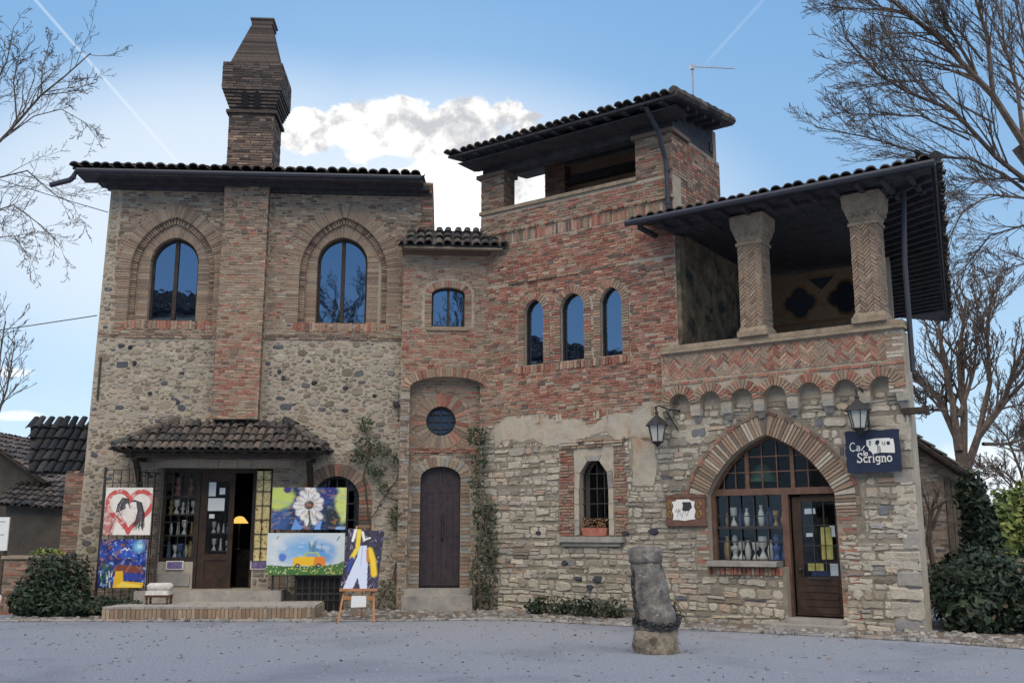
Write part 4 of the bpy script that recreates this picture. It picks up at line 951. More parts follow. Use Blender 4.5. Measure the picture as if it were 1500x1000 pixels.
w.box(-7.6, -7.3, 0.42, 7.0, -0.1, 9.5, ST); w.box(-7.3, 1.2, 6.7, 7.0, -0.1, 9.4, ST); w.box(-0.48, -0.3, 3.4, 6.7, 0, 9.5, ST)
w.box(-0.3, 1.2, 1.4, 1.7, 0, 7.9, BD); w.box(-7.3, 1.2, 0.42, 6.7, 5.6, 5.7, BD)
tag(w.build('wall', WALLS, house), 'side walls of the stone house')
w = MB(); roof_face(w, LP(-0.97, -0.66, 7.93), LP(1.42, -0.66, 7.93), LP(1.30, 0.1, 8.50), LP(-0.72, 0.1, 8.50), 0, base_mi=1)
brf = w.build('roof', ['tile', 'wood_soffit'], house); brf['label'] = 'small lean-to tile roof on top of the brick bay'
w = MB(TL); w.tube([(-0.85, -0.64, 7.87), (1.36, -0.64, 7.86)], 0.03, 8); w.build('gutter', 'cap_stone', brf)

w = MB(TL); y0, y1 = -0.25, 0.72
w.box(-4.92, -3.91, y0, y1, 9.3, 11.12, 10)
def brickwrap(u0, u1, z0, z1, y0, y1, mis):
    bricks(w, u0, u1, z0, z1, lambda u, z: True, L=0.24, y=y0, mis=mis)
    for i in range(int((z1 - z0) / 0.0715)):
        z = z0 + i * 0.0715; yy = y0
        while yy < y1:
            L = rnd.choice((0.12, 0.24)); w.box(u1, u1 + rnd.uniform(.004, .014), yy + .006, min(y1, yy + L), z, z + 0.058, mis(0, 0)); w.box(u0 - rnd.uniform(.004, .014), u0, yy + .006, min(y1, yy + L), z, z + 0.058, mis(0, 0)); yy += L + .012
cm = lambda u, z: rnd.choice((10, BD, BD, BB) if z and z < 10.6 else (10, 10, BD))
brickwrap(-4.92, -3.91, 9.5, 11.1, y0, y1, cm)
w.box(-4.99, -3.84, y0 - .07, y1 + .07, 11.10, 11.17, 10)
# flared belfry
for i in range(7):
    k = i / 6; e = 0.0 + 0.17 * k; z = 11.17 + i * 0.075; w.box(-4.92 - e, -3.91 + e, y0 - e, y1 + e, z, z + 0.066, 10)
    for zz in (z,):
        uu = -4.92 - e
        while uu < -3.91 + e: L = rnd.uniform(.1, .24); w.box(uu, min(uu + L, -3.91 + e), y0 - e - .008, y0 - e, zz + .004, zz + .06, rnd.choice((10, 10, 10))); uu += L + .012
w.box(-5.09, -3.74, y0 - .17, y1 + .17, 11.69, 12.29, 10); brickwrap(-5.09, -3.74, 11.69, 12.29, y0 - .17, y1 + .17, lambda u, z: 10)
for i in range(52):      # brick spire, thin courses drawing in
    k = i / 51; z = 12.29 + i * 0.0238; hu = 0.56 - 0.345 * k + (0.006 if i % 2 else 0); uc = -4.40 + 0.05 * k; hy = 0.56 - 0.34 * k; yc = (y0 + y1) / 2
    w.box(uc - hu, uc + hu, yc - hy, yc + hy, z, z + 0.0235, 10)
w.box(-4.59, -4.09, 0.0, 0.5, 13.49, 13.60, 10); w.box(-4.62, -4.06, -0.03, 0.53, 13.60, 13.64, 10)
chm = w.build('chimney', WALLS, house)
for u in (-4.57, -4.29):      # flat black faces on the flare, painted in for the shaded openings
    v = MB(TL); P = arch(u - .075, u + .075, 11.22, 11.48, 11.58, 4)
    ye = lambda z: y0 - 0.17 * min(1, (z - 11.17) / 0.45) - 0.03
    v.add([(a, ye(b), b) for a, b in P], [tuple(range(len(P)))]); v.build('smoke_vent', 'black', chm)

# ------------------------------------------------------------------ windows and doors
def window(T, pts, y, label=None, fw=0.055, mull=True, mat_f='wood_dark', pane_mat='pane', rails=(), us=()):
    w = MB(T); band(w, pts, fw, y - 0.04, y + 0.03)
    w.box(pts[0][0], pts[-1][0], y - 0.038, y + 0.028, pts[0][1], pts[0][1] + fw)
    cu = (pts[0][0] + pts[-1][0]) / 2; top = max(p[1] for p in pts)
    if mull: w.box(cu - fw * .75, cu + fw * .75, y - 0.05, y + 0.02, pts[0][1] + fw, top - fw * .6)
    bars(w, list(pts), us, rails, y - .01, 0.018)
    o = w.build('window', mat_f, house)
    if label: o['label'] = label
    g = MB(T); g.add([(a, y, b) for a, b in pts], [tuple(range(len(pts)))]); g.build('pane', pane_mat, o); return o
window(TL, wl_in, 0.33, 'tall arched window beside the house corner'); window(TL, wm_in, 0.33, 'tall arched window right of the chimney breast')
window(TL, bw_in, -0.10, 'small square-headed window in the bay', fw=0.04)
for t in tw: window(TW, t, 0.13, 'narrow arched tower window', fw=0.028, mull=False)
# round window
w = MB(TL); band(w, rw_in + rw_in[:1], -0.05, 0.10, 0.2) ; bars(w, rw_in, (-0.16, 0.03, 0.22), (3.9, 4.06, 4.22), 0.12, 0.012)
o = w.build('window', 'iron', house); o['label'] = 'round barred window above the narrow door'
g = MB(TL); g.add([(a, 0.2, b) for a, b in rw_in], [tuple(range(len(rw_in)))]); g.build('pane', glass_mat('dim old glass', False, (0.10, 0.13, 0.18), (0.012, 0.014, 0.02), 0.2), o)
# narrow door
w = MB(TL)
for a, b in ((-0.40, 0.035), (0.045, 0.48)):
    w.prism([p for p in [(a, 0.46)] + [(min(max(x, a), b), z) for x, z in door_in[1:-1]] + [(b, 0.46)]], 0.14, 0.2, 0)
    n = 3
    for i in range(n):
        x0 = a + (b - a) * i / n; 
        for k in range(2): pass
        w.box(x0 + .012, a + (b - a) * (i + 1) / n - .012, 0.128, 0.15, 0.56, 2.62, 0)
    for z in (0.5, 1.55, 2.5): w.box(a + .02, b - .02, 0.122, 0.15, z, z + .07, 0)
w.box(0.02, 0.06, 0.11, 0.15, 0.47, 2.96, 0)
d = w.build('door', 'door_wood', house); d['label'] = 'narrow double door of dark violet brown boards'
w = MB(TL); w.tube([(0.10, 0.11, 1.45), (0.10, 0.06, 1.5), (0.10, 0.06, 2.0), (0.10, 0.11, 2.05)], 0.016, 6); w.ball((0.10, 0.09, 1.85), 0.032, 0, 8, 6); w.build('handle', 'iron', d)
w = MB(TL); w.ball((0.10, 0.085, 1.74), (0.02, 0.012, 0.03), 0, 8, 6); w.build('lock', 'alu', d)
w = MB(TL); w.box(-0.74, 0.74, -0.62, -0.03, 0.0, 0.33, 0); w.box(-0.70, 0.70, -0.30, 0.3, 0.33, 0.46, 0); w.build('doorstep', 'grey_stone', house)
# gothic window with iron grille
w = MB(TW); band(w, gw_in, 0.03, 0.16, 0.2); bars(w, gw_in, (2.22, 2.40, 2.57), (1.9, 2.2, 2.5, 2.8), 0.12, 0.010)
o = w.build('window', 'iron', house); o['label'] = 'pointed window with an iron grille'
g = MB(TW); g.add([(a, 0.24, b) for a, b in gw_in], [tuple(range(len(gw_in)))]); g.build('pane', 'clear', o)
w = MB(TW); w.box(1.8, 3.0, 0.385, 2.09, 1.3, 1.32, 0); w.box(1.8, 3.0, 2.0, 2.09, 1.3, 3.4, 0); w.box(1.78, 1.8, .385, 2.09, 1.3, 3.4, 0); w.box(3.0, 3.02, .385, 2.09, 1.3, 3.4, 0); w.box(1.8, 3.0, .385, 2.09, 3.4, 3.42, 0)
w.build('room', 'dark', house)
# low arched window behind the picture rack
w = MB(TL); band(w, aw_in, 0.05, 0.12, 0.2); bars(w, aw_in, (-2.45, -2.22, -1.98), (1.9, 2.25, 2.55), 0.14, 0.014)
o = w.build('window', 'iron', house); o['label'] = 'low arched window half hidden by a painting'
g = MB(TL); g.add([(a, 0.2, b) for a, b in aw_in], [tuple(range(len(aw_in)))]); g.build('pane', 'clear', o)
# house shop: dark room, display window, door
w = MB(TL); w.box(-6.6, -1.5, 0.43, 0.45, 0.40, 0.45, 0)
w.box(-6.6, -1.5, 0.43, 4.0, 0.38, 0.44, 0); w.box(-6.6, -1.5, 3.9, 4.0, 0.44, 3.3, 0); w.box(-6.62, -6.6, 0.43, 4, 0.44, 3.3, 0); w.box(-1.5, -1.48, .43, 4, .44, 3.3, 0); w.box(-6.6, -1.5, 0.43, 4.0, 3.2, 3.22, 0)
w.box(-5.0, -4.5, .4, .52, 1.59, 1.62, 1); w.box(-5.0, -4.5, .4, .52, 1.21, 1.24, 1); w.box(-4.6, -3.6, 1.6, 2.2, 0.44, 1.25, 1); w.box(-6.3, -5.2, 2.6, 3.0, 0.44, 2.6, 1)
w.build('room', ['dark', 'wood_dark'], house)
w = MB(TL); w.box(-5.93, -5.20, 0.02, 0.40, 0.46, 1.02, 0); w.box(-5.90, -5.24, -0.012, 0.03, 0.52, 0.78, 1)
w.build('window_breast', ['plaster', 'grey_stone', 'stone'], house)
w = MB(TL); w.box(-3.96, -3.60, 0.0, 0.40, 0.46, 1.02, 0)
stones(w, -3.94, -3.60, 0.5, 1.0, lambda u, z: True, y=0.0, mi=2)
w.build('window_breast', ['plaster', 'grey_stone', 'stone'], house)
w = MB(TL)
for a, b, c, e in ((-5.93, -5.86, 1.02, 2.98), (-5.24, -5.14, 0.46, 2.98), (-5.93, -5.2, 1.02, 1.09)): w.box(a, b, 0.06, 0.16, c, e, 0)
w.box(-5.93, -3.96, 0.05, 0.17, 2.90, 3.0, 0)
sw = w.build('window', 'wood_dark', house); sw['label'] = 'shop display window full of white figurines'
g = MB(TL); g.box(-5.86, -5.24, 0.11, 0.114, 1.09, 2.9, 0); g.build('pane', 'clear', sw)
for z in (1.10, 1.58, 2.02, 2.42): w = MB(TL); w.box(-5.86, -5.24, 0.17, 0.40, z - .03, z, 0); w.build('shelf', 'wood_brown', sw)
w = MB(TL); bars(w, [(-5.9, 1.06), (-5.9, 2.92), (-5.2, 2.92), (-5.2, 1.06)], (-5.72, -5.55, -5.38), (1.36, 1.85, 2.35, 2.7), 0.02, 0.008); w.build('grille', 'iron', sw)
# shop door leaf (glazed, wooden foot)
w = MB(TL)
for a, b, c, e in ((-5.13, -4.98, 0.47, 2.9), (-4.52, -4.41, 0.47, 2.9), (-4.98, -4.52, 0.47, 0.62), (-4.98, -4.52, 1.05, 1.18), (-4.98, -4.52, 2.72, 2.9)): w.box(a, b, 0.08, 0.14, c, e, 0)
w.box(-4.98, -4.52, 0.10, 0.125, 0.62, 1.05, 0)
d = w.build('door', 'wood_door', house); d['label'] = 'brown glazed shop door with paper notices'
g = MB(TL); g.box(-4.98, -4.52, 0.11, 0.114, 1.18, 2.72, 0); g.build('pane', 'clear', d)
w = MB(TL); w.tube([(-4.45, 0.02, 1.5), (-4.45, 0.02, 1.62)], 0.014, 6); w.box(-4.47, -4.43, 0.02, 0.08, 1.54, 1.57, 0); w.build('handle', 'iron', d)
w = MB(TL); w.box(-4.02, -3.96, 0.05, 0.17, 0.47, 2.9, 0); w.build('door_frame', 'wood_dark', house)
w = MB(TL); w.box(-3.95, -3.62, -0.01, 0.16, 1.04, 2.94, 0)
w.build('tile_panel', 'yellow_tile', house)
w = MB(TL); bars(w, [(-3.97, 1.0), (-3.97, 2.96), (-3.60, 2.96), (-3.60, 1.0)], (-3.97 + .03, -3.79, -3.62), (1.03, 1.3, 1.6, 1.9, 2.2, 2.5, 2.75), -0.03, 0.008); w.build('grille', 'iron', house)
# canopy over the shop
w = MB()
ce, cw_ = 3.32, 3.98
a0, a1 = LP(-6.72, -0.95, ce), LP(-2.38, -0.95, ce); b0_, b1_ = LP(-5.75, -0.02, cw_), LP(-3.35, -0.02, cw_)
roof_face(w, a0, a1, b1_, b0_, 0, base_mi=1, step=0.16, r=0.07, row=0.3)
roof_face(w, LP(-6.72, 0.0, ce), a0, b0_, LP(-5.75, 0, cw_), 0, base_mi=1, step=0.16, r=0.07, row=0.3); roof_face(w, a1, LP(-2.38, 0.0, ce), LP(-3.35, 0, cw_), b1_, 0, base_mi=1, step=0.16, r=0.07, row=0.3)
for a, b in ((a0, b0_), (a1, b1_)):
    n = 4
    for i in range(n): w.tube([a.lerp(b, i / n) + Vector((0, 0, .07)), a.lerp(b, (i + 1.2) / n) + Vector((0, 0, .05))], [.11, .085], 7, 0)
cnp = w.build('canopy', ['tile', 'wood_dark'], house); cnp['label'] = 'hipped tile canopy over the shop door'
w = MB(TL); w.box(-6.5, -2.6, -0.80, -0.68, ce - .16, ce - .05, 0)
u = -6.45
while u < -2.6: w.box(u, u + .07, -0.9, 0.0, ce - .065, ce - .0, 0); u += 0.3
w.build('rafters', 'wood_dark', cnp)
for u in (-6.35, -2.75):
    w = MB(TL); w.tube([(u, -0.72, ce - .1), (u, -0.45, ce - .35), (u, -0.12, ce - .85), (u, -0.03, ce - .95)], [.07, .075, .07, .06], 6); w.box(u - .06, u + .06, -0.8, 0, ce - .2, ce - .09, 0); w.build('bracket', 'wood_dark', cnp)
# stone platform in front of the shop
w = MB(TL); w.box(-6.29, -2.32, -2.15, -0.01, 0.0, 0.20, 0); w.box(-6.15, -3.2, -0.75, 0.42, 0.20, 0.455, 1)
for k in range(2):
    u = -6.29
    while u < -2.32: L = rnd.uniform(.2, .3) if k else rnd.uniform(.06, .075); w.box(u, min(u + L, -2.32), -2.175 if not k else -2.17, -1.9 + .03 * k, 0.02 if not k else .205, 0.20 if not k else 0.245, 4 if not k else 1); u += L + .012
w.box(-6.27, -2.34, -1.87, -0.012, 0.2, 0.238, 1)
w.build('entrance_platform', ['mortar', 'grey_stone', 'brick_red', 'brick_dark', 'brick_buff'], house)

# loggia shop front inside the big arch
w = MB(TW); y = 0.22
band(w, [(4.84, 2.3)] + big_in[1:-1] + [(7.22, 2.3)], 0.06, y - .03, y + .05, 0)
w.box(4.84, 7.22, y - .05, y + .06, 2.30, 2.42, 0)
for u in (5.56, 6.42): 
    s_ = span(big_in, u); w.box(u - .035, u + .035, y - .03, y + .05, 2.42, s_[1] - .04, 0)
w.box(6.20, 6.32, y - .05, y + .06, 0.17, 2.30, 0); w.box(4.84, 4.92, y - .05, y + .06, 1.02, 2.3, 0)
bars(w, [(4.84, 2.4)] + big_in[1:-1] + [(7.22, 2.4)], (5.1, 5.33, 5.85, 6.13, 6.7), (2.72, 3.0), y, 0.011, 0)
o = w.build('window', 'wood_red', house); o['label'] = 'timber shop front filling the big pointed arch'
g = MB(TW); g.add([(a, y + .02, b) for a, b in [(4.84, 2.42)] + big_in[1:-1] + [(7.22, 2.42)]], [tuple(range(len(big_in)))]); g.build('pane', 'clear', o)
g = MB(TW); g.box(4.92, 6.20, y + .02, y + .024, 1.1, 2.3, 0); g.build('pane', 'clear', o)
w = MB(TW); bars(w, [(4.92, 1.1), (4.92, 2.3), (6.2, 2.3), (6.2, 1.1)], (5.15, 5.40, 5.66, 5.92), (1.46, 1.72, 1.92), y - .01, 0.010); w.box(4.92, 6.2, y - .03, y + .03, 1.69, 1.73, 0); w.build('grille', 'iron', o)
w = MB(TW); w.prism([(4.80, 1.02), (4.86, 1.12), (6.18, 1.12), (6.16, 1.03)], -0.16, 0.24, 0); w.build('sill', 'grey_stone', o)
for z in (1.13, 1.74): w = MB(TW); w.box(4.9, 6.2, y + .08, 0.62, z - .025, z, 0); w.build('shelf', 'wood_brown', o)
# door of the loggia shop
w = MB(TW); y = 0.25
for a, b, c, e in ((6.36, 6.52, 0.2, 2.25), (7.12, 7.24, 0.2, 2.25), (6.52, 7.12, 0.2, 0.86), (6.52, 7.12, 2.17, 2.28)): w.box(a, b, y, y + .05, c, e, 0)
for i in range(5): w.box(6.53, 7.11, y - .012, y + .01, 0.24 + i * .12, 0.34 + i * .12, 0)
d = w.build('door', 'wood_door', house); d['label'] = 'glazed door with a brown panelled foot in the big arch'
g = MB(TW); g.box(6.52, 7.12, y + .02, y + .024, 0.86, 2.17, 0); g.build('pane', 'clear', d)
w = MB(TW); bars(w, [(6.52, .86), (6.52, 2.2), (7.12, 2.2), (7.12, .86)], (6.72, 6.92), (1.1, 1.4, 1.75), y + .01, .009); w.build('grille', 'iron', d)
w = MB(TW); w.ball((6.46, y - .03, 0.98), 0.035, 0, 8, 6); w.tube([(6.62, y - .03, 0.86), (6.62, y - .05, 0.84), (7.0, y - .05, 0.84), (7.0, y - .03, 0.86)], .012, 6); w.build('handle', 'iron', d)
w = MB(TW); w.box(6.05, 7.45, -0.55, -0.01, 0.0, 0.09, 0); w.box(6.28, 7.26, -0.18, 0.38, 0.092, 0.17, 0); w.build('doorstep', 'grey_stone', house)
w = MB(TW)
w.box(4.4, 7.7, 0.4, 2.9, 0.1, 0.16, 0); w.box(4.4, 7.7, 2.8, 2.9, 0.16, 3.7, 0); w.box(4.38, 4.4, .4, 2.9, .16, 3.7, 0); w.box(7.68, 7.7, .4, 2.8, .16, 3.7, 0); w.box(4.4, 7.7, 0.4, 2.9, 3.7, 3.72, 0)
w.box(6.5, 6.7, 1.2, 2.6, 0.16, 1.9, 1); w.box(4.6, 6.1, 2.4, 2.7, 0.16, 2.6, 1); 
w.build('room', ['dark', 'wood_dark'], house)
# iron tie bars and small camera box on the walls
w = MB(TL); w.box(-7.46, -7.42, -0.03, 0.0, 4.45, 5.4, 0); w.build('tie_bar', 'iron', house)
w = MB(TL); w.box(-1.03, -0.92, -0.14, -0.02, 4.37, 4.47, 0); w.build('wall_box', 'iron', house)
w = MB(TL); w.tube([(-0.9, -0.28, 4.6), (-0.9, -0.28, 4.0), (-0.87, -0.28, 4.05)], .01, 5); w.build('wall_hook', 'iron', house)
w = MB(TL); w.tube([(0.96, -0.02, 4.7), (0.96, -0.03, 3.5)], 0.014, 5); w.build('wall_cable', 'iron', house)
# ------------------------------------------------------------------ paintings
class Paint:
    def __init__(s, nx, nz, bg, seed):
        s.nx, s.nz = nx, nz; s.a = np.empty((nz, nx, 3)); s.a[:] = bg; s.r = np.random.RandomState(seed)
        s.X, s.Z = np.meshgrid(np.linspace(0, 1, nx), np.linspace(0, 1, nz))
    def put(s, m, c): s.a[:] = s.a * (1 - m[..., None]) + np.array(c) * m[..., None]
    def noise(s, k):
        o = np.zeros((s.nz, s.nx)); amp = 1; tot = 0
        for i in range(3):
            g = s.r.rand(int(k) + 3, int(k) + 3); x = s.X * k; z = s.Z * k; xi, zi = x.astype(int), z.astype(int); fx, fz = x - xi, z - zi
            o += amp * (g[zi, xi] * (1 - fx) * (1 - fz) + g[zi, xi + 1] * fx * (1 - fz) + g[zi + 1, xi] * (1 - fx) * fz + g[zi + 1, xi + 1] * fx * fz); tot += amp; amp *= .5; k *= 2
        return o / tot
    def ell(s, x, z, rx, rz, c, soft=.15, rough=0.0):
        d = ((s.X - x) / rx) ** 2 + ((s.Z - z) / rz) ** 2 + (rough * (s.noise(9) - .5) if rough else 0); s.put(np.clip((1 - d) / soft, 0, 1), c)
    def line(s, P, w, c, op=1.0):
        asp = s.nx / s.nz; d = np.full((s.nz, s.nx), 9.0)
        for (x0, z0), (x1, z1) in zip(P, P[1:]):
            ax, az = (x1 - x0) * asp, z1 - z0; L = ax * ax + az * az + 1e-9; t = np.clip(((s.X - x0) * asp * ax + (s.Z - z0) * az) / L, 0, 1)
            d = np.minimum(d, np.hypot((s.X - x0) * asp - t * ax, s.Z - z0 - t * az))
        s.put(np.clip((w - d) / (w * .5), 0, 1) * op, c)
    def poly(s, P, c, op=1.0):
        m = np.zeros((s.nz, s.nx), bool); j = len(P) - 1
        for i in range(len(P)):
            xi, zi = P[i]; xj, zj = P[j]; m ^= ((zi > s.Z) != (zj > s.Z)) & (s.X < (xj - xi) * (s.Z - zi) / (zj - zi + 1e-12) + xi); j = i
        s.put(m * op, c)
    def mott(s, k, lo, hi, c, op=1.0): s.put(np.clip((s.noise(k) - lo) / (hi - lo), 0, 1) * op, c)
    def mesh(s, name, w, h, T, parent=None, th=0.03):
        vs = [T @ Vector((x * w, -th, z * h)) for z in np.linspace(0, 1, s.nz) for x in np.linspace(0, 1, s.nx)]; n = s.nx
        fs = [(j * n + i, j * n + i + 1, (j + 1) * n + i + 1, (j + 1) * n + i) for j in range(s.nz - 1) for i in range(n - 1)]
        b = len(vs); vs += [T @ Vector(q) for q in ((0, -th + .0005, 0), (w, -th + .0005, 0), (w, 0, 0), (0, 0, 0), (0, -th + .0005, h), (w, -th + .0005, h), (w, 0, h), (0, 0, h))]
        fs += [(b + 0, b + 3, b + 2, b + 1), (b + 4, b + 5, b + 6, b + 7), (b + 1, b + 2, b + 6, b + 5), (b + 2, b + 3, b + 7, b + 6), (b + 3, b + 0, b + 4, b + 7)]
        me = bpy.data.meshes.new(name); me.from_pydata([tuple(v) for v in vs], [], fs); me.materials.append(M['paint'])
        at_ = me.color_attributes.new('paint', 'FLOAT_COLOR', 'POINT'); c = np.ones((len(vs), 4)); c[:s.nx * s.nz, :3] = np.clip(s.a, 0, 1).reshape(-1, 3); c[s.nx * s.nz:, :3] = 0.6
        at_.data.foreach_set('color', c.ravel()); me.update()
        o = bpy.data.objects.new(name, me); COL.objects.link(o); return o
def TLo(u, y, z, rz=0, tilt=0, roll=0): return TL @ Matrix.Translation((u, y, z)) @ Matrix.Rotation(R(rz), 4, 'Z') @ Matrix.Rotation(R(tilt), 4, 'X') @ Matrix.Rotation(R(roll), 4, 'Y')
# 1: red heart border round black brushwork on white
p = Paint(110, 110, S(226, 222, 216), 1)
p.mott(7, .5, .7, S(205, 196, 190), .6)
hz = []
for i in range(40):
    t = 2 * PI * i / 39; hz.append((0.53 + 0.030 * 16 * math.sin(t) ** 3, 0.56 + 0.030 * (13 * math.cos(t) - 5 * math.cos(2 * t) - 2 * math.cos(3 * t) - math.cos(4 * t))))
p.line(hz, .06, S(178, 40, 44)); p.line(hz, .02, S(214, 92, 88))
p.poly([(0, 0), (.2, 0), (.28, .3), (.1, .55), (0, .6)], S(170, 62, 62), .8); p.mott(12, .55, .65, S(232, 226, 220), .5)
for k in range(46):
    a = p.r.rand(); q = [S(26, 24, 30), S(58, 52, 60), S(96, 90, 98)][k % 3]
    p.line([(.24 + .2 * a, .46 + .1 * a), (.27 + .16 * a, .64), (.36 + .12 * a, .78 - .10 * a), (.50 + .04 * a, .76 - .2 * a)], .0065, q)
    c_ = p.r.rand(); p.line([(.56 + .05 * c_, .70 + .04 * c_), (.66 + .12 * c_, .70 - .02 * c_), (.70 + .16 * c_, .5 - .06 * c_), (.66 + .2 * c_, .28), (.60 + .28 * c_, .1 + .12 * p.r.rand())], .0065, q)
for k in range(16): x, z = .3 + .4 * p.r.rand(), .12 + .5 * p.r.rand(); p.line([(x, z), (x + .06 * p.r.randn(), z + .07 * p.r.randn())], .006, [S(60, 54, 60), S(180, 70, 72), S(120, 112, 116)][k % 3], .9)
p.line([(.3, .5), (.42, .3), (.5, .2)], .012, S(178, 70, 72)); p.line([(.12, .02), (.22, .3), (.3, .45)], .01, S(60, 52, 55))
tag(p.mesh('painting', .95, .97, TLo(-6.90, -.60, 1.58)), 'square canvas with a red heart border round black brushwork on white', 'painting', 'paintings shown outside the shop')
# 2: blue night over a yellow terrace
p = Paint(110, 110, S(28, 46, 122), 2); p.mott(6, .42, .62, S(42, 84, 190), .9); p.mott(12, .5, .64, S(16, 24, 74), .8); p.ell(.82, .85, .16, .16, S(120, 190, 232), 1.0); p.ell(.84, .86, .07, .07, S(190, 226, 240), 1.0)
p.line([(.48, .78), (.53, .82), (.57, .77), (.62, .81)], .016, S(222, 226, 232)); p.mott(18, .64, .68, S(150, 190, 230), .7)
p.poly([(.30, .40), (.40, .48), (.84, .44), (.92, .34), (.80, .30), (.36, .34)], S(118, 62, 48)); p.mott(20, .6, .66, S(176, 112, 84), .5)
p.poly([(.32, 0), (.36, .34), (.52, .34), (.54, .14), (.98, .1), (.95, 0)], S(226, 178, 34)); p.poly([(.54, .16), (.56, .32), (.84, .28), (.9, .16)], S(44, 62, 150)); p.poly([(.36, .02), (.5, .12), (.9, .06), (.92, .01)], S(240, 210, 90))
for k in range(26): x, z = p.r.rand() * .32, p.r.rand() * .38; p.line([(x, z), (x + .05 * p.r.randn(), z + .12)], .014, [S(54, 110, 66), S(30, 70, 60), S(210, 220, 214)][k % 3])
tag(p.mesh('painting', .94, .97, TLo(-6.92, -.62, .52)), 'blue night canvas with a yellow terrace and pale flowers below', 'painting', 'paintings shown outside the shop')
# 3: pale round shape between blue and lime brushwork
p = Paint(130, 76, S(24, 44, 84), 3); p.mott(8, .45, .6, S(40, 76, 136), .9)
p.ell(.1, .75, .22, .36, S(186, 204, 104), .6, .8); p.ell(.95, .6, .12, .55, S(196, 212, 122), .6, .8); p.ell(.2, .95, .06, .1, S(62, 48, 120), .5); p.ell(.76, .88, .13, .22, S(46, 50, 120), .6, .6)
p.ell(.13, .2, .16, .36, S(44, 82, 140), .6, .8)
for k in range(13):
    t = 2 * PI * k / 13 + .2; L_ = .3 * p.r.uniform(.8, 1.15); x, z = .50 + .55 * L_ * math.cos(t), .58 + L_ * math.sin(t)
    p.line([(.50 + .06 * math.cos(t), .58 + .1 * math.sin(t)), (x, z), (.50 + .95 * L_ * .62 * math.cos(t + .1), .58 + 1.35 * L_ * math.sin(t + .1))], .085, S(222, 224, 226)); p.line([(.50 + .05 * math.cos(t + .2), .58 + .09 * math.sin(t + .2)), (x + .03 * math.cos(t), z)], .012, S(120, 128, 142), .8)
p.ell(.50, .58, .075, .12, S(38, 40, 48), .4, .5); p.mott(14, .58, .68, S(150, 158, 172), .35)
for k in range(40):
    t = p.r.rand() * 6.28; q = p.r.rand() * .3; x, z = .5 + .6 * q * math.cos(t), .58 + q * math.sin(t); p.line([(x, z), (x + .03 * math.cos(t), z + .06 * math.sin(t))], .010, [S(70, 76, 90), S(160, 168, 180), S(200, 110, 100)][k % 3 if k % 7 else 2], .7)
p.line([(.5, .44), (.52, .2), (.49, 0)], .03, S(40, 70, 60))
p.poly([(.27, 0), (.32, .26), (.42, .04), (.40, 0)], S(96, 150, 220)); p.poly([(.58, 0), (.62, .22), (.68, .2), (.66, 0)], S(110, 160, 226))
p.ell(.82, .28, .12, .26, S(30, 44, 52), .6, .9); p.mott(22, .62, .66, S(206, 150, 70), .35); p.ell(.93, .03, .08, .05, S(130, 170, 220), .5)
tag(p.mesh('painting', 1.54, .87, TLo(-3.47, -.68, 1.69)), 'wide canvas of a big white flower on blue and lime brushwork', 'painting', 'paintings shown outside the shop')
# 4: small yellow van in a meadow
p = Paint(130, 76, S(196, 208, 218), 4); p.ell(.5, .58, .42, .42, S(112, 170, 224), 1.0, .5); p.ell(.75, .5, .18, .3, S(88, 150, 216), 1.0, .6); p.mott(9, .55, .7, S(216, 224, 230), .5)
p.ell(.2, .42, .06, .12, S(84, 120, 200), .7, .9); p.poly([(0, 0), (0, .24), (.3, .2), (.7, .22), (.92, .26), (1, .34), (1, 0)], S(66, 112, 58)); p.mott(26, .56, .64, S(30, 70, 44), .0)
for k in range(150): x, z = p.r.rand(), .02 + .2 * p.r.rand() ** 1.3; p.ell(x, z, .010, .016, [S(210, 200, 90), S(40, 84, 44), S(228, 226, 190), S(94, 146, 70)][k % 4], .6)
p.poly([(.34, .22), (.34, .40), (.42, .44), (.72, .44), (.75, .22)], S(232, 186, 40)); p.poly([(.6, .22), (.62, .44), (.75, .44), (.76, .22)], S(222, 132, 52)); p.poly([(.46, .43), (.50, .54), (.66, .54), (.70, .43)], S(176, 196, 120)); p.poly([(.5, .44), (.52, .52), (.64, .52), (.66, .44)], S(120, 160, 196))
for x in (.40, .67): p.ell(x, .22, .035, .06, S(44, 42, 48), .3); p.ell(x, .22, .015, .026, S(170, 170, 170), .3)
for k in range(12): x = .52 + .2 * p.r.rand(); p.line([(x, .56), (x + .04 * p.r.randn(), .62 + .2 * p.r.rand())], .012, [S(64, 90, 120), S(78, 116, 84)][k % 2], .7)
p.line([(.12, .86), (.14, .92)], .012, S(80, 80, 90)); p.line([(.9, .82), (.93, .92)], .014, S(60, 62, 74))
tag(p.mesh('painting', 1.59, .85, TLo(-3.52, -.72, .77)), 'wide canvas of a small yellow van on a green meadow', 'painting', 'paintings shown outside the shop')
# 5: white wedge and yellow strokes
p = Paint(76, 120, S(44, 38, 66), 5); p.mott(16, .5, .6, S(24, 20, 36), .9)
for k in range(150): x, z = p.r.rand(), p.r.rand(); p.line([(x, z), (x + .03 * p.r.randn(), z + .03 * p.r.randn())], .008, [S(120, 112, 150), S(180, 176, 196), S(80, 70, 120)][k % 3], .8)
p.poly([(.06, 0), (.34, .55), (.36, .72), (.56, .74), (.64, .5), (.72, 0), (.54, 0), (.42, .2), (.32, 0)], S(198, 208, 232)); p.mott(14, .55, .68, S(166, 180, 214), .0)
p.line([(.2, .52), (.32, .68), (.30, .98)], .05, S(222, 196, 56)); p.line([(.16, .8), (.2, .98)], .03, S(226, 226, 230)); p.line([(.66, .66), (.78, .5), (.86, .28)], .07, S(226, 190, 40)); p.line([(.6, .66), (.64, .48)], .03, S(190, 120, 40))
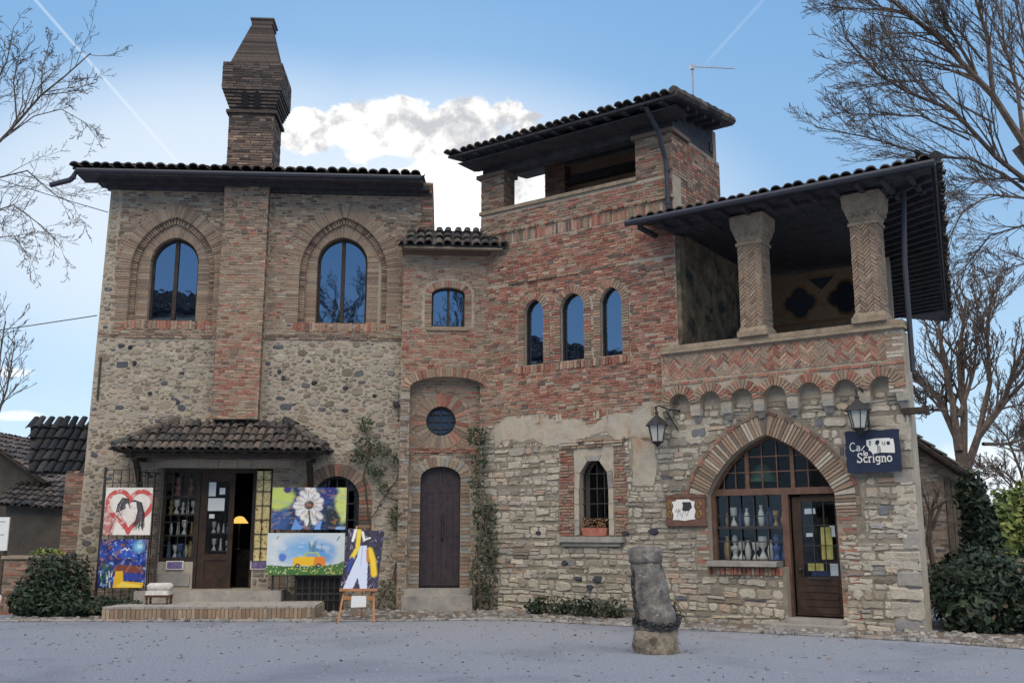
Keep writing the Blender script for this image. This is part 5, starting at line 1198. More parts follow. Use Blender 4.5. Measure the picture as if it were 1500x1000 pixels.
p.line([(.4, .95), (.48, .82), (.62, .86)], .03, S(220, 216, 214)); p.line([(.52, .8), (.66, .84)], .03, S(40, 34, 40)); p.line([(.2, .5), (.14, .3)], .04, S(36, 62, 140)); p.line([(.45, .7), (.47, .4)], .01, S(150, 168, 206))
EZ = Matrix.Translation((-2.86, 18.9, 0)) @ Matrix.Rotation(R(4), 4, 'Z')
tag(p.mesh('painting', .68, 1.12, EZ @ Matrix.Translation((-.34, .02, .60)) @ Matrix.Rotation(R(-9), 4, 'X') @ Matrix.Rotation(R(5), 4, 'Y')), 'tall canvas with a white wedge and yellow strokes standing on the easel', 'painting', 'paintings shown outside the shop')
# easel
ez = thing('easel', EZ.translation, 'orange wooden easel holding a tall canvas on the gravel', 'easel')
def et(pts, r, nm, m='easel_wood'):
    w = MB(EZ); 
    for a, b in zip(pts, pts[1:]): w.tube([a, b], r, 4)
    return w.build(nm, m, ez)
et([(-.36, -.10, 0), (-.10, .32, 1.75)], .026, 'leg'); et([(.30, -.10, 0), (.20, .32, 1.75)], .026, 'leg'); et([(0, .75, 0), (.05, .33, 1.7)], .024, 'leg')
w = MB(EZ); w.box(-.36, .34, -.05, .06, .555, .60, 0); w.build('ledge', 'easel_wood', ez)
w = MB(EZ); w.box(-.29, .27, -.02, .02, .40, .46, 0); w.build('crossbar', 'easel_wood', ez)
w = MB(EZ); w.prism([(-.14, .26), (.14, .27), (.14, .47), (-.13, .47)], -.036, -.03, 0); tag(w.build('paper_note', 'paper'), 'white paper note taped to the easel crossbar', 'paper note')
# picture racks of iron bars
def rack(u0, u1, z0, z1, y, label, nu, nz, posts):
    r = thing('picture_rack', LP((u0 + u1) / 2, y, z0), label, 'picture rack')
    for u in posts:
        w = MB(TL); w.box(u - .022, u + .022, y - .02, y + .02, z0, z1 + .05, 0); w.build('post', 'iron', r)
    w = MB(TL); bars(w, [(u0, z0 + .2), (u0, z1), (u1, z1), (u1, z0 + .2)], [u0 + (u1 - u0) * (i + .0) / nu + .001 for i in range(1, nu)], [z0 + .25 + (z1 - z0 - .26) * i / nz for i in range(nz + 1)], y, .007); w.build('grid', 'iron', r)
    for u in (posts[0], posts[-1]):
        w = MB(TL); w.tube([(u, y, z0 + 1.2), (u, -.02, z0 + 1.2)], .012, 5); w.build('wall_strut', 'iron', r)
    return r
rack(-6.98, -5.82, .0, 2.93, -.52, 'black iron rack carrying the red heart canvas', 7, 10, (-6.98, -5.82))
rack(-3.42, -1.98, .0, 2.5, -.60, 'black iron rack carrying the yellow van canvas', 9, 9, (-3.40, -2.0))
w = MB(TL)
w.box(-2.95, -1.98, -.56, -.1, .05, .72, 0)
cb = thing('metal_cupboard', LP(-2.5, -.4, 0), 'dark slatted cupboard under the yellow van canvas', 'cupboard')
w.build('body', 'black', cb)
w = MB(TL)
for i in range(8): u = -2.93 + i * .13; w.box(u, u + .035, -.585, -.56, .06, .71, 0)
w.box(-2.96, -1.97, -.59, -.56, .36, .40, 0); w.box(-2.96, -1.97, -.60, -.09, .70, .735, 0); w.build('door', 'iron', cb)
# open iron shutter beside the shop window, round wall plate
ig = thing('iron_grille', LP(-5.75, -.3, .5), 'open iron shutter standing left of the shop window', 'grille')
w = MB(TL @ Matrix.Translation((-5.93, 0, 0)) @ Matrix.Rotation(R(60), 4, 'Z') @ Matrix.Translation((-.62, 0, 0)))
bars(w, [(0, .55), (0, 2.9), (.6, 2.9), (.6, .55)], (.02, .2, .4, .58), (.57, 1.0, 1.5, 2.0, 2.5, 2.88), 0, .009); w.build('bars', 'iron', ig)
# purple plates
for u0, lab in ((-5.74, 'purple enamel plate under the shop window'), (-3.98, 'purple enamel plate right of the shop doorway')):
    o = thing('enamel_plate', LP(u0 + .18, -.02, .9), lab, 'plate', 'purple plates by the shop door')
    w = MB(TL); w.box(u0, u0 + .36, -.035, -.002, .86, 1.04, 0); w.build('border', 'white', o)
    w = MB(TL); w.box(u0 + .022, u0 + .338, -.04, -.034, .88, 1.02, 0); w.build('panel', 'purple', o)
# notices on the shop door
for (a, b, c, e, lab) in ((-4.97, -4.82, 2.40, 2.70, 'pale green leaflet at the top of the shop door glass'), (-4.97, -4.62, 2.09, 2.36, 'broad white sheet across the shop door glass'), (-4.93, -4.82, 1.93, 2.02, 'tiny white card low on the shop door glass'), (-4.74, -4.62, 2.44, 2.58, 'small white sticker near the shop door top')):
    w = MB(TL); w.box(a, b, .095, .099, c, e, 0); tag(w.build('paper_notice', 'paper'), lab, 'notice', 'papers on the shop door')
# lit lamp inside
q = TL.inverted() @ at(351, 766, 23.0); lp = thing('table_lamp', LP(q.x, q.y, q.z), 'lit yellow lamp glowing inside the open shop doorway', 'lamp')
w = MB(TL); w.lathe([(.03, .16), (.09, .14), (.19, .02), (.2, 0)], (q.x, q.y, q.z), 12); w.build('lamp_shade', 'lamp_glow', lp)
w = MB(TL); w.lathe([(.09, 1.25 - q.z), (.03, 1.29 - q.z), (.018, 1.4 - q.z), (.018, .05)], (q.x, q.y, q.z), 8); w.build('base', 'iron', lp)
# figurines
def fig(kind, h):
    if kind == 0: return [(.30, 0), (.32, .08), (.16, .16), (.2, .3), (.34, .42), (.32, .52), (.13, .58), (.12, .64), (.2, .72), (.22, .84), (.16, .96), (.03, 1)]
    if kind == 1: return [(.2, 0), (.26, .05), (.36, .3), (.38, .5), (.26, .72), (.15, .84), (.2, .95), (.22, 1)]
    if kind == 2: return [(.34, 0), (.30, .2), (.2, .5), (.24, .62), (.12, .72), (.17, .8), (.17, .92), (.03, 1)]
    return [(.42, 0), (.44, .1), (.3, .2), (.12, .35), (.12, .45), (.4, .6), (.45, .9), (.42, 1)]
KN = ('bust', 'vase', 'draped figure', 'cup')
ad = ('small', 'slim', 'rounded', 'plain', 'tall', 'short', 'glossy', 'cream')
def shelfrow(T, u0, u1, z, y, n, hs, where, group, m='ceramic'):
    for i in range(n):
        u = u0 + (u1 - u0) * (i + .5) / n + rnd.uniform(-.01, .01); k = rnd.randrange(4); h = rnd.uniform(*hs); w = MB(T)
        w.lathe([(r_ * h * .55 * (.8 if k else 1), zz * h) for r_, zz in fig(k, h)], (u, y + rnd.uniform(-.03, .03), z), 10)
        mm, cl = (m, 'orange') if m == 'terracotta' else rnd.choice((('ceramic', 'white'),) * 5 + (('ochre_glaze', 'ochre'), ('blue_glaze', 'blue'), ('dark_glaze', 'dark')))
        o = w.build('figurine' if k in (0, 2) else KN[k], mm, None, smooth=True)
        side = 'first' if i == 0 else 'last' if i == n - 1 else ('second', 'third', 'fourth', 'fifth', 'sixth', 'seventh', 'eighth')[i - 1]
        tag(o, f'{cl} ceramic {KN[k]}, {side} from the left on {where}', 'figurine' if k in (0, 2) else KN[k], group)
shelfrow(TL, -5.84, -5.26, 1.10, .27, 5, (.26, .36), 'the lowest shelf of the shop window', 'ceramics in the shop window')
shelfrow(TL, -5.84, -5.26, 1.58, .27, 4, (.22, .33), 'the second shelf of the shop window', 'ceramics in the shop window')
shelfrow(TL, -5.84, -5.26, 2.02, .27, 5, (.26, .34), 'the third shelf of the shop window', 'ceramics in the shop window')
shelfrow(TL, -5.80, -5.26, 2.42, .27, 2, (.34, .4), 'the top shelf of the shop window', 'ceramics in the shop window', 'terracotta')
shelfrow(TW, 4.95, 6.18, 1.13, .45, 9, (.3, .48), 'the lower shelf under the big arch', 'ceramics under the big arch')
shelfrow(TW, 4.95, 6.18, 1.74, .45, 9, (.22, .42), 'the upper shelf under the big arch', 'ceramics under the big arch')
shelfrow(TL, -4.95, -4.53, 1.62, .45, 4, (.18, .3), 'the middle shelf behind the door glass', 'ceramics behind the shop door')
shelfrow(TL, -4.95, -4.53, 1.24, .45, 3, (.18, .28), 'the low shelf behind the door glass', 'ceramics behind the shop door')
w = MB(TW); w.lathe([(.34, 0), (.3, .05), (.12, .3), (.08, .32)], (5.72, .55, 2.55), 12); hl = tag(w.build('hanging_lamp', 'lamp_green'), 'dark green lamp hanging behind the arch panes', 'lamp')
w = MB(TW); w.tube([(5.72, .55, 2.86), (5.72, .55, 3.7)], .008, 5); w.build('cord', 'iron', hl)
for (u, z, a, b, m_, lab) in ((6.82, 1.16, .2, .56, 'yellow', 'yellow cloth hanging behind the arch door glass'), (6.56, .96, .28, .13, 'yellow', 'yellow box low behind the arch door glass'), (6.95, .88, .16, .22, 'paper', 'white leaflet at the foot of the arch door glass'), (6.55, 1.95, .2, .1, 'paper', 'white card at the top left of the arch door glass'), (6.56, 1.55, .12, .07, 'paper', 'small white tag half way up the arch door glass'), (6.98, 1.55, .1, .2, 'paper', 'pale strip at the right of the arch door glass'), (6.62, .87, .34, .09, 'cloth_blue', 'blue cloth low behind the arch door glass')):
    w = MB(TW); w.prism([(u, z), (u + a, z + .005), (u + a - .005, z + b), (u + .004, z + b - .004)], .34, .352, 0); tag(w.build('cloth' if 'cloth' in lab else 'box' if 'box' in lab else 'leaflet', m_), lab, 'cloth' if 'cloth' in lab else 'box' if 'box' in lab else 'leaflet')
# flower box on the gothic sill
fb = thing('flower_box', TW @ Vector((2.4, -.02, 1.55)), 'pink terracotta flower box on the pointed window sill', 'flower box')
w = MB(TW); w.taper((2.4, .03, 1.56), (.26, .06), (2.4, .03, 1.72), (.3, .08), 0); w.build('box', 'terracotta', fb)
w = MB(TW)
for _ in range(120): w_ = Vector((2.4 + rnd.uniform(-.3, .3), rnd.uniform(-.06, .1), 1.74 + rnd.uniform(-.03, .16))); leaf(w, w_, .03, Vector((0, -1, .4)))
w.build('leaves', 'leaf_brown', fb)
# ------------------------------------------------------------------ lanterns, sign, plaque
def lantern(u, z, y, sc, label, brk):
    l = thing('wall_lantern', WP(u, y, z), label, 'lantern', 'iron lanterns on the loggia wall')
    T = TW @ Matrix.Translation((u, y, z)) @ Matrix.Scale(sc, 4)
    w = MB(T); w.lathe([(.115, 0), (.19, .34)], n=6); w.build('glass', 'milk_glass', l)
    w = MB(T)
    for i in range(6):
        t = 2 * PI * i / 6; w.tube([(.12 * math.cos(t), .12 * math.sin(t), 0), (.197 * math.cos(t), .197 * math.sin(t), .34)], .012, 4)
    for r_, zz in ((.13, -.01), (.205, .34)): w.tube([(r_ * math.cos(2 * PI * i / 6), r_ * math.sin(2 * PI * i / 6), zz) for i in range(7)], .013, 4)
    w.lathe([(.12, -.02), (.05, -.07), (.015, -.12)], n=6); w.build('cage', 'iron', l)
    w = MB(T); w.lathe([(.27, .33), (.25, .36), (.13, .47), (.05, .53), (.035, .57), (.05, .6), (.01, .66)], n=6); w.build('roof', 'iron', l)
    w = MB(TW)
    for pts, r_ in brk: w.tube(pts, r_, 6)
    w.build('bracket', 'iron', l)
lantern(4.02, 3.33, -.36, .92, 'iron wall lantern beside the red brick tower', [([(4.02, -.36, 3.90), (4.0, -.38, 3.99), (4.06, -.34, 4.02), (4.20, -.2, 3.95), (4.34, -.0, 3.93)], .018), ([(4.16, -.24, 3.93), (4.3, -.02, 3.55)], .014), ([(4.02, -.36, 3.88), (4.02, -.36, 4.0)], .014)])
lantern(7.80, 3.36, -.34, .88, 'iron wall lantern standing over the navy shop sign', [([(7.80, -.34, 3.9), (7.80, -.36, 4.02), (7.84, -.28, 4.06), (7.88, -.02, 3.92)], .018), ([(7.88, -.02, 3.95), (7.88, -.02, 3.36), (7.86, -.2, 3.3), (7.80, -.34, 3.28)], .014)])
sg = thing('shop_sign', WP(7.95, -.12, 2.98), 'navy shop sign with white lettering under a lantern', 'sign')
def jag(u0, u1, z0, z1, n=9, a=.012):
    P = [(u0 + (u1 - u0) * i / n, z0) for i in range(n)] + [(u1, z0 + (z1 - z0) * i / n) for i in range(n)] + [(u1 - (u1 - u0) * i / n, z1) for i in range(n)] + [(u0, z1 - (z1 - z0) * i / n) for i in range(n)]
    return [(x + rnd.uniform(-a, a), z + rnd.uniform(-a, a)) for x, z in P]
w = MB(TW); w.prism(jag(7.50, 8.40, 2.62, 3.33), -.16, -.13, 0); w.build('board', 'navy', sg)
w = MB(TW); w.tube([(7.5, -.12, 3.30), (8.4, -.12, 3.30)], .012, 5); w.tube([(7.62, -.12, 3.30), (7.62, 0, 3.34)], .012, 5); w.tube([(8.28, -.12, 3.30), (8.28, 0, 3.34)], .012, 5); w.build('hanger', 'iron', sg)
def lettering(w, body, u, z, size, y, mi=0, bold=.0, shear=0):
    c = bpy.data.curves.new('letters', 'FONT'); c.body = body; c.size = size; c.offset = bold; c.shear = shear; c.resolution_u = 3
    o = bpy.data.objects.new('letters', c); COL.objects.link(o); bpy.context.view_layer.update()
    me = bpy.data.meshes.new_from_object(o.evaluated_get(bpy.context.evaluated_depsgraph_get()))
    w.add([(u + v.co.x, y, z + v.co.y) for v in me.vertices], [tuple(p_.vertices) for p_ in me.polygons], mi)
    bpy.data.objects.remove(o); bpy.data.meshes.remove(me); bpy.data.curves.remove(c)
def serif(w, pts_list, u, z, s_, y, r_=.010):
    for P in pts_list:
        P = [(u + a * s_, z + b * s_) for a, b in P]
        Q = offset(P, r_); Q2 = offset(P, -r_); w.prism(Q + list(reversed(Q2)), y - .004, y, 0)
GL = {'C': [[(.62, .82), (.45, .98), (.2, .88), (.05, .55), (.12, .2), (.35, .02), (.65, .12)]], 'a': [[(.1, .5), (.3, .58), (.42, .45), (.42, .02)], [(.42, .3), (.18, .32), (.06, .16), (.2, .02), (.42, .12)]], 'l': [[(.1, 1.0), (.1, .02)], [(0, .02), (.22, .02)], [(0, .97), (.1, .97)]],
      'o': [[(.25 + .22 * math.cos(t), .3 + .28 * math.sin(t)) for t in [2 * PI * i / 12 for i in range(13)]]], 'S': [[(.5, .82), (.36, .98), (.14, .92), (.08, .7), (.3, .52), (.48, .34), (.42, .1), (.2, .02), (.02, .16)], [(.5, .98), (.5, .74)], [(.02, .26), (.02, 0)]],
      'c': [[(.42, .46), (.3, .58), (.1, .48), (.05, .28), (.14, .06), (.32, .02), (.45, .14)]], 'r': [[(.1, .58), (.1, .02)], [(0, .02), (.22, .02)], [(0, .57), (.1, .57)], [(.1, .42), (.24, .57), (.38, .54)]], 'i': [[(.1, .58), (.1, .02)], [(0, .02), (.2, .02)], [(0, .57), (.1, .57)], [(.1, .74), (.1, .84)]],
      'g': [[(.42, .3), (.36, .52), (.2, .58), (.07, .44), (.08, .2), (.22, .08), (.4, .2)], [(.44, .58), (.43, -.05), (.3, -.24), (.08, -.2)], [(.42, .55), (.54, .58)]], 'n': [[(.1, .58), (.1, .02)], [(0, .02), (.2, .02)], [(0, .57), (.1, .57)], [(.1, .42), (.26, .58), (.4, .48), (.4, .02)], [(.32, .02), (.5, .02)]]}
AD = {'C': .72, 'a': .54, 'l': .3, 'o': .56, 'S': .62, 'c': .52, 'r': .46, 'i': .28, 'g': .6, 'n': .58}
def write(w, txt, u, z, s_, y, r_):
    for ch in txt: serif(w, GL[ch], u, z, s_, y, r_); u += AD[ch] * s_
w = MB(TW); ys = -.166
write(w, 'Ca', 7.57, 2.985, .15, ys, .0075); serif(w, [[(0, .1), (.42, .62)]], 7.765, 2.98, .15, ys, .007); write(w, 'lo', 7.80, 2.905, .085, ys, .008); write(w, 'Scrigno', 7.69, 2.79, .160, ys, .0095)
w.prism([(7.86, 3.165), (8.0, 3.185), (8.24, 3.185), (8.26, 3.165), (8.30, 3.17), (8.315, 3.08), (8.315, 2.93), (8.1, 2.945), (7.95, 2.93), (7.92, 2.98), (7.89, 2.985), (7.895, 3.03), (7.86, 3.07)], ys - .004, ys, 0)
w.build('lettering', 'white', sg)
w = MB(TW); yq = ys - .006
serif(w, [[(0, .8), (.3, 1), (.5, .75), (.1, .2), (.5, .15)]], 7.90, 3.07, .075, yq, .005)
w.prism([(8.0, 3.09), (8.02, 3.15), (8.07, 3.155), (8.075, 3.10), (8.05, 3.09), (8.05, 3.06), (8.03, 3.06), (8.03, 3.085)], yq - .003, yq, 0)
serif(w, [[(0, .9), (.1, .3), (.6, .1)], [(.6, .9), (.6, .1)]], 8.12, 3.065, .07, yq, .004); w.prism([(8.20, 3.07), (8.19, 3.12), (8.24, 3.13), (8.25, 3.075)], yq - .003, yq, 0)
serif(w, [[(0, .0), (.02, .9), (.3, 1.0), (.4, .5), (.38, 0)], [(.2, 0), (.2, .8)]], 8.04, 2.94, .11, yq, .0035)
w.build('emblem', 'navy', sg)
pq = thing('shop_plaque', WP(4.4, -.05, 2.05), 'brown board with a white shield left of the big arch', 'plaque')
w = MB(TW); w.box(4.02, 4.82, -.075, -.045, 1.77, 2.31, 0); w.box(4.0, 4.84, -.085, -.045, 2.27, 2.33, 0); w.box(4.0, 4.84, -.085, -.045, 1.75, 1.80, 0); w.build('board', 'rust', pq)
w = MB(TW); w.prism([(4.15, 2.20), (4.22, 2.21), (4.26, 2.24), (4.50, 2.24), (4.55, 2.21), (4.62, 2.20), (4.60, 2.1), (4.63, 2.02), (4.60, 1.92), (4.62, 1.87), (4.5, 1.86), (4.4, 1.84), (4.28, 1.86), (4.16, 1.86), (4.18, 1.95), (4.15, 2.03), (4.18, 2.12)], -.085, -.075, 0); w.build('shield', 'white', pq)
w = MB(TW)
for s_, u in ((1, 4.70), (-1, 4.10)):
    for z in (1.95, 2.13): w.tube([(u + s_ * .05 * math.cos(t) * (1 - t / 14), -.08, z + .08 * math.sin(t) * (1 - t / 14)) for t in [i * .7 for i in range(13)]], .012, 5)
w.build('scroll', 'gold', pq)
w = MB(TW); w.prism([(4.36, 2.04), (4.38, 2.14), (4.36, 2.19), (4.54, 2.19), (4.56, 2.09), (4.5, 2.03), (4.42, 2.02)], -.089, -.085, 0)
for i, (a, b) in enumerate(((4.22, 4.33), (4.36, 4.52), (4.25, 4.5))): serif(w, [[(0, 0), (.2, .5), (.4, 0), (.6, .6), (.8, .1), (1, .5)]], a, 2.0 - .045 * i, b - a, -.086, .0025) if i != 1 else None
w.build('emblem', 'iron', pq)
# ------------------------------------------------------------------ bollard
bl = thing('stone_bollard', (2.0, 14.1, 0), 'leaning lichened stone bollard with a chain round its yellowed foot', 'bollard')
from mathutils import noise as mnoise
def rough(rings, n, name, m_, parent, jit, sq=0.0):
    big = []
    for a_, b_ in zip(rings, rings[1:]):
        for k in range(3): f = k / 3; big.append(tuple(p + (q - p) * f for p, q in zip(a_, b_)))
    rings = big + [rings[-1]]; n *= 2
    vs = []; fs = []; ph = [rnd.uniform(-1, 1) for _ in range(n)]
    for k, (x, y, z, r_) in enumerate(rings):
        for i in range(n):
            t = 2 * PI * i / n + .2; q = 1 + sq * (abs(math.cos(2 * t)) * -.12 + .05); v_ = Vector((math.cos(t) * 1.1, math.sin(t) * 1.1, z * 3)); rr = r_ * (q + jit * (3.2 * mnoise.noise(v_) + 2.0 * mnoise.noise(v_ * 2.7) + 1.3 * mnoise.noise(v_ * 7))); vs.append((x + rr * math.cos(t), y + rr * math.sin(t), z + .02 * mnoise.noise(v_ * 2)))
    m_n = len(rings)
    for k in range(m_n - 1):
        for i in range(n): fs.append((k * n + i, k * n + (i + 1) % n, (k + 1) * n + (i + 1) % n, (k + 1) * n + i))
    fs += [tuple(reversed(range(n))), tuple((m_n - 1) * n + i for i in range(n))]
    w = MB(); w.add(vs, fs); return w.build(name, m_, parent, smooth=True)
sh = []
for i in range(12):
    k = i / 11; sh.append((2.0 - .12 * k, 14.1, .30 + .90 * k, .30 - .08 * k))
rough(sh, 16, 'shaft', 'bollard', bl, .035)
rough([(1.875, 14.1, 1.19, .22), (1.87, 14.1, 1.22, .245), (1.868, 14.1, 1.30, .25), (1.865, 14.1, 1.38, .245), (1.865, 14.1, 1.42, .2), (1.865, 14.1, 1.425, .05)], 14, 'head', 'bollard', bl, .035, 1.0)
rough([(2.0, 14.1, -.02, .30), (2.0, 14.1, .1, .315), (2.0, 14.1, .2, .32), (2.0, 14.1, .30, .305), (2.0, 14.1, .33, .2)], 14, 'foot', 'bollard_foot', bl, .05)
def chain(w, pts, r_=.026, th=.009):
    P = [Vector(q) for q in pts]; d = 0; tot = sum((b - a).length for a, b in zip(P, P[1:])); i = 0
    while d < tot:
        x = d; k = 0
        while k < len(P) - 2 and x > (P[k + 1] - P[k]).length: x -= (P[k + 1] - P[k]).length; k += 1
        t = (P[k + 1] - P[k]).normalized(); c = P[k] + t * x; a = t.orthogonal().normalized(); a.rotate(Matrix.Rotation(i % 2 * PI / 2 + .4, 3, t))
        w.tube([c + t * (r_ * 1.5 * math.cos(s_)) + a * (r_ * .8 * math.sin(s_)) for s_ in [2 * PI * j / 8 for j in range(9)]], th, 4, cap=False); d += r_ * 2.1; i += 1
w = MB(); ringp = [(2.0 + .31 * math.cos(t), 14.1 + .31 * math.sin(t), .37 + .035 * math.sin(2 * t + 1)) for t in [2 * PI * i / 20 for i in range(21)]]; chain(w, ringp, .03, .012); chain(w, [(x, y, z + .05) for x, y, z in ringp], .03, .012)
chain(w, [(1.70, 14.0, 1.12), (1.665, 13.98, .95), (1.69, 13.98, .75), (1.70, 13.97, .6), (1.71, 13.92, .46)], .028, .010); w.build('chain', 'iron', bl)
# ------------------------------------------------------------------ stool
sx0, sy0, sz0 = -5.50, -1.25, .24
st = thing('stool', LP(sx0, sy0, sz0), 'low upholstered footstool on the brick entrance platform', 'stool')
w = MB(TL); w.tube([(sx0 - .24, sy0, .55), (sx0 - .2, sy0, .56), (sx0 + .2, sy0, .565), (sx0 + .24, sy0, .55)], [.06, .085, .085, .06], 10); w.build('bolster', 'fabric', st, smooth=True)
w = MB(TL); w.taper((sx0, sy0 - .05, .42), (.23, .17), (sx0, sy0 - .05, .50), (.21, .15), 0); w.build('seat', 'fabric', st)
w = MB(TL); w.box(sx0 - .23, sx0 + .23, sy0 - .2, sy0 + .12, .37, .42, 0); w.build('frame', 'wood_brown', st)
for a, b in ((-.2, -.17), (.2, -.17), (-.2, .1), (.2, .1)):
    w = MB(TL); w.lathe([(.022, 0), (.03, .03), (.018, .07), (.03, .1), (.028, .14)], (sx0 + a, sy0 + b, sz0), 8); w.build('leg', 'wood_brown', st)
# ------------------------------------------------------------------ climbing plants
def climber(name, label, stems, leaves, T, size=.05, m_='leaf_green'):
    base = T @ Vector(stems[0][0]); t = thing(name, base, label, 'climbing plant', 'climbers on the house front')
    w = MB(T)
    for s_ in stems:
        P = []
        for a, b in zip(s_, s_[1:]):
            for k in range(5): f = k / 5; P.append(tuple(a[i] + (b[i] - a[i]) * f + rnd.uniform(-.025, .025) for i in range(3)))
        P.append(s_[-1]); w.tube(P, [max(.006, .022 * (1 - .7 * i / len(P))) for i in range(len(P))], 5)
    w.build('stem', 'stem', t)
    l = MB(T)
    for (u, z, ru, rz_, n) in leaves:
        for _ in range(int(n * 1.7)):
            a, r_ = rnd.uniform(0, 6.28), rnd.random() ** .5; p_ = Vector((u + ru * r_ * math.cos(a), -.06 - rnd.random() * .22, z + rz_ * r_ * math.sin(a))); leaf(l, p_, size * rnd.uniform(.5, 1.3), Vector((0, -1, .3)))
        for _ in range(n // 8 + 2):
            p_ = Vector((u + rnd.uniform(-ru, ru), -.05, z + rnd.uniform(-rz_, rz_))); q_ = p_ + Vector((rnd.uniform(-.2, .2), -.1, rnd.uniform(-.2, .2))); w2 = l; w2.tube([p_, (p_ + q_) / 2 + Vector((.02, -.03, 0)), q_], .004, 3, 1)
    l.build('leaves', [m_, 'stem'], t)
climber('climbing_rose', 'sparse climber between the paintings and the narrow door', [[(-1.35, -.1, 0), (-1.42, -.08, .9), (-1.48, -.05, 1.9), (-1.1, -.05, 2.5), (-.72, -.05, 3.1)], [(-1.48, -.05, 1.9), (-1.62, -.05, 2.8), (-1.5, -.05, 3.5), (-1.7, -.05, 4.0)], [(-.8, -.1, 0), (-.9, -.08, .8), (-.78, -.05, 1.5), (-.85, -.05, 2.3), (-1.2, -.05, 2.45)], [(-1.3, -.1, 0), (-1.05, -.1, .5), (-.85, -.06, 1.0)]],
        [(-1.55, 3.45, .3, .25, 70), (-1.75, 3.25, .22, .15, 40), (-1.35, 2.95, .22, .15, 40), (-1.62, 3.95, .16, .16, 30), (-1.2, 3.35, .16, .14, 26), (-.86, 1.95, .18, .3, 60), (-.95, 3.2, .12, .12, 16), (-1.0, .35, .3, .3, 40), (-1.2, 2.6, .12, .12, 16)], TL)
climber('climbing_rose', 'dense climber running up right of the narrow door', [[(.92, -.3, 0), (.88, -.3, 1.0), (.95, -.28, 2.2), (.84, -.28, 3.2), (.9, -.27, 3.75)], [(1.15, -.3, 0), (1.2, -.3, .9), (1.0, -.3, 1.8), (1.12, -.3, 2.4)], [(.78, -.3, 0), (.72, -.32, .7), (.8, -.3, 1.3)]],
        [(.82, 3.68, .24, .22, 90), (.86, 3.2, .2, .25, 50), (.84, 2.6, .2, .35, 60), (1.02, 2.0, .3, .35, 130), (1.12, 1.4, .32, .35, 140), (1.0, .8, .32, .4, 130), (.98, .3, .3, .3, 80)], TL @ Matrix.Translation((0, -.27, 0)))
# low plants along the tower foot
for i, (u_, r_, lab) in enumerate(((1.22, .2, 'small dark plant at the tower foot, farthest from the bollard'), (1.80, .27, 'low leafy plant under the pointed window'), (2.32, .28, 'bushy low plant in the middle of the tower foot'), (2.86, .36, 'broad low plant just left of the bollard'), (4.02, .33, 'low plant just right of the bollard'))):
    p_ = WP(u_, -.32, 0); o = thing('low_plant', (p_.x, p_.y, 0), lab, 'plant', 'low plants at the tower foot')
    w = MB(); leafcloud(w, [((p_.x, p_.y, .16), (r_ * 1.15, r_ * .6, .16 + r_ * .25))], 420, .04, shell=.9); w.build('leaves', 'leaf_green' if i % 2 else 'ivy', o)
    w = MB()
    for _ in range(7): w.tube([(p_.x, p_.y, 0), (p_.x + rnd.uniform(-r_, r_), p_.y + rnd.uniform(-.1, .1), rnd.uniform(.15, .35))], .006, 3)
    w.build('stem', 'stem', o)
# ------------------------------------------------------------------ surroundings
# tile-topped gateway left of the house
gt = thing('gateway', (-10.2, 23.2, 0), 'dark tile-capped gateway with a brick post left of the house', 'gateway')
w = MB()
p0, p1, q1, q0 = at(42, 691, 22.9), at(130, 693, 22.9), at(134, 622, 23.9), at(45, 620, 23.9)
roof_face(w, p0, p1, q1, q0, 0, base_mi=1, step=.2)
w.build('roof', ['tile_shaded', 'wood_dark'], gt)
w = MB()
a = at(96, 700, 22.8); w.box(a.x, a.x + .52, 22.8, 23.3, 0, 3.0, 7)
bricks(w, a.x, a.x + .52, 0, 3.0, lambda u, z: True, L=.24, y=22.8, mis=lambda u, z: rnd.choice((BR, BB, BD)))
w.build('post', WALLS, gt)
w = MB(); w.box(p0.x + .1, p1.x, 22.95, 23.1, 2.96, 3.06, 0); w.build('beam', 'wood_dark', gt)
# far-left house
lh = thing('tiled_house', (-16.5, 33, 0), 'low house with sloping tile roof beyond the gateway at far left', 'house')
w = MB(); w.prism([(-21, 0), (-14.0, 0), (-14.0, 2.5), (-15.2, 3.3), (-17.4, 4.6), (-21, 3.4)], 32.0, 36.0, 0); w.build('wall', 'stucco', lh)
w = MB(); roof_face(w, (-14.9, 36, 3.22), (-14.9, 31.6, 3.22), (-17.5, 31.6, 4.9), (-17.5, 36, 4.9), 0, base_mi=1); roof_face(w, (-21, 31.6, 3.3), (-21, 36, 3.3), (-17.5, 36, 4.9), (-17.5, 31.6, 4.9), 0, base_mi=1); w.build('roof', ['tile', 'wood_dark'], lh)
w = MB(); roof_face(w, (-15.9, 30.6, 2.50), (-12.9, 30.6, 2.30), (-13.1, 32.4, 3.25), (-15.9, 32.4, 3.35), 0, base_mi=1); o = w.build('roof', ['tile', 'wood_dark'], lh); o['label'] = 'lower lean-to roof'
w = MB(); w.box(-15.7, -13.1, 30.9, 31.1, 0, 2.45, 0); w.build('wall', 'stucco', lh)
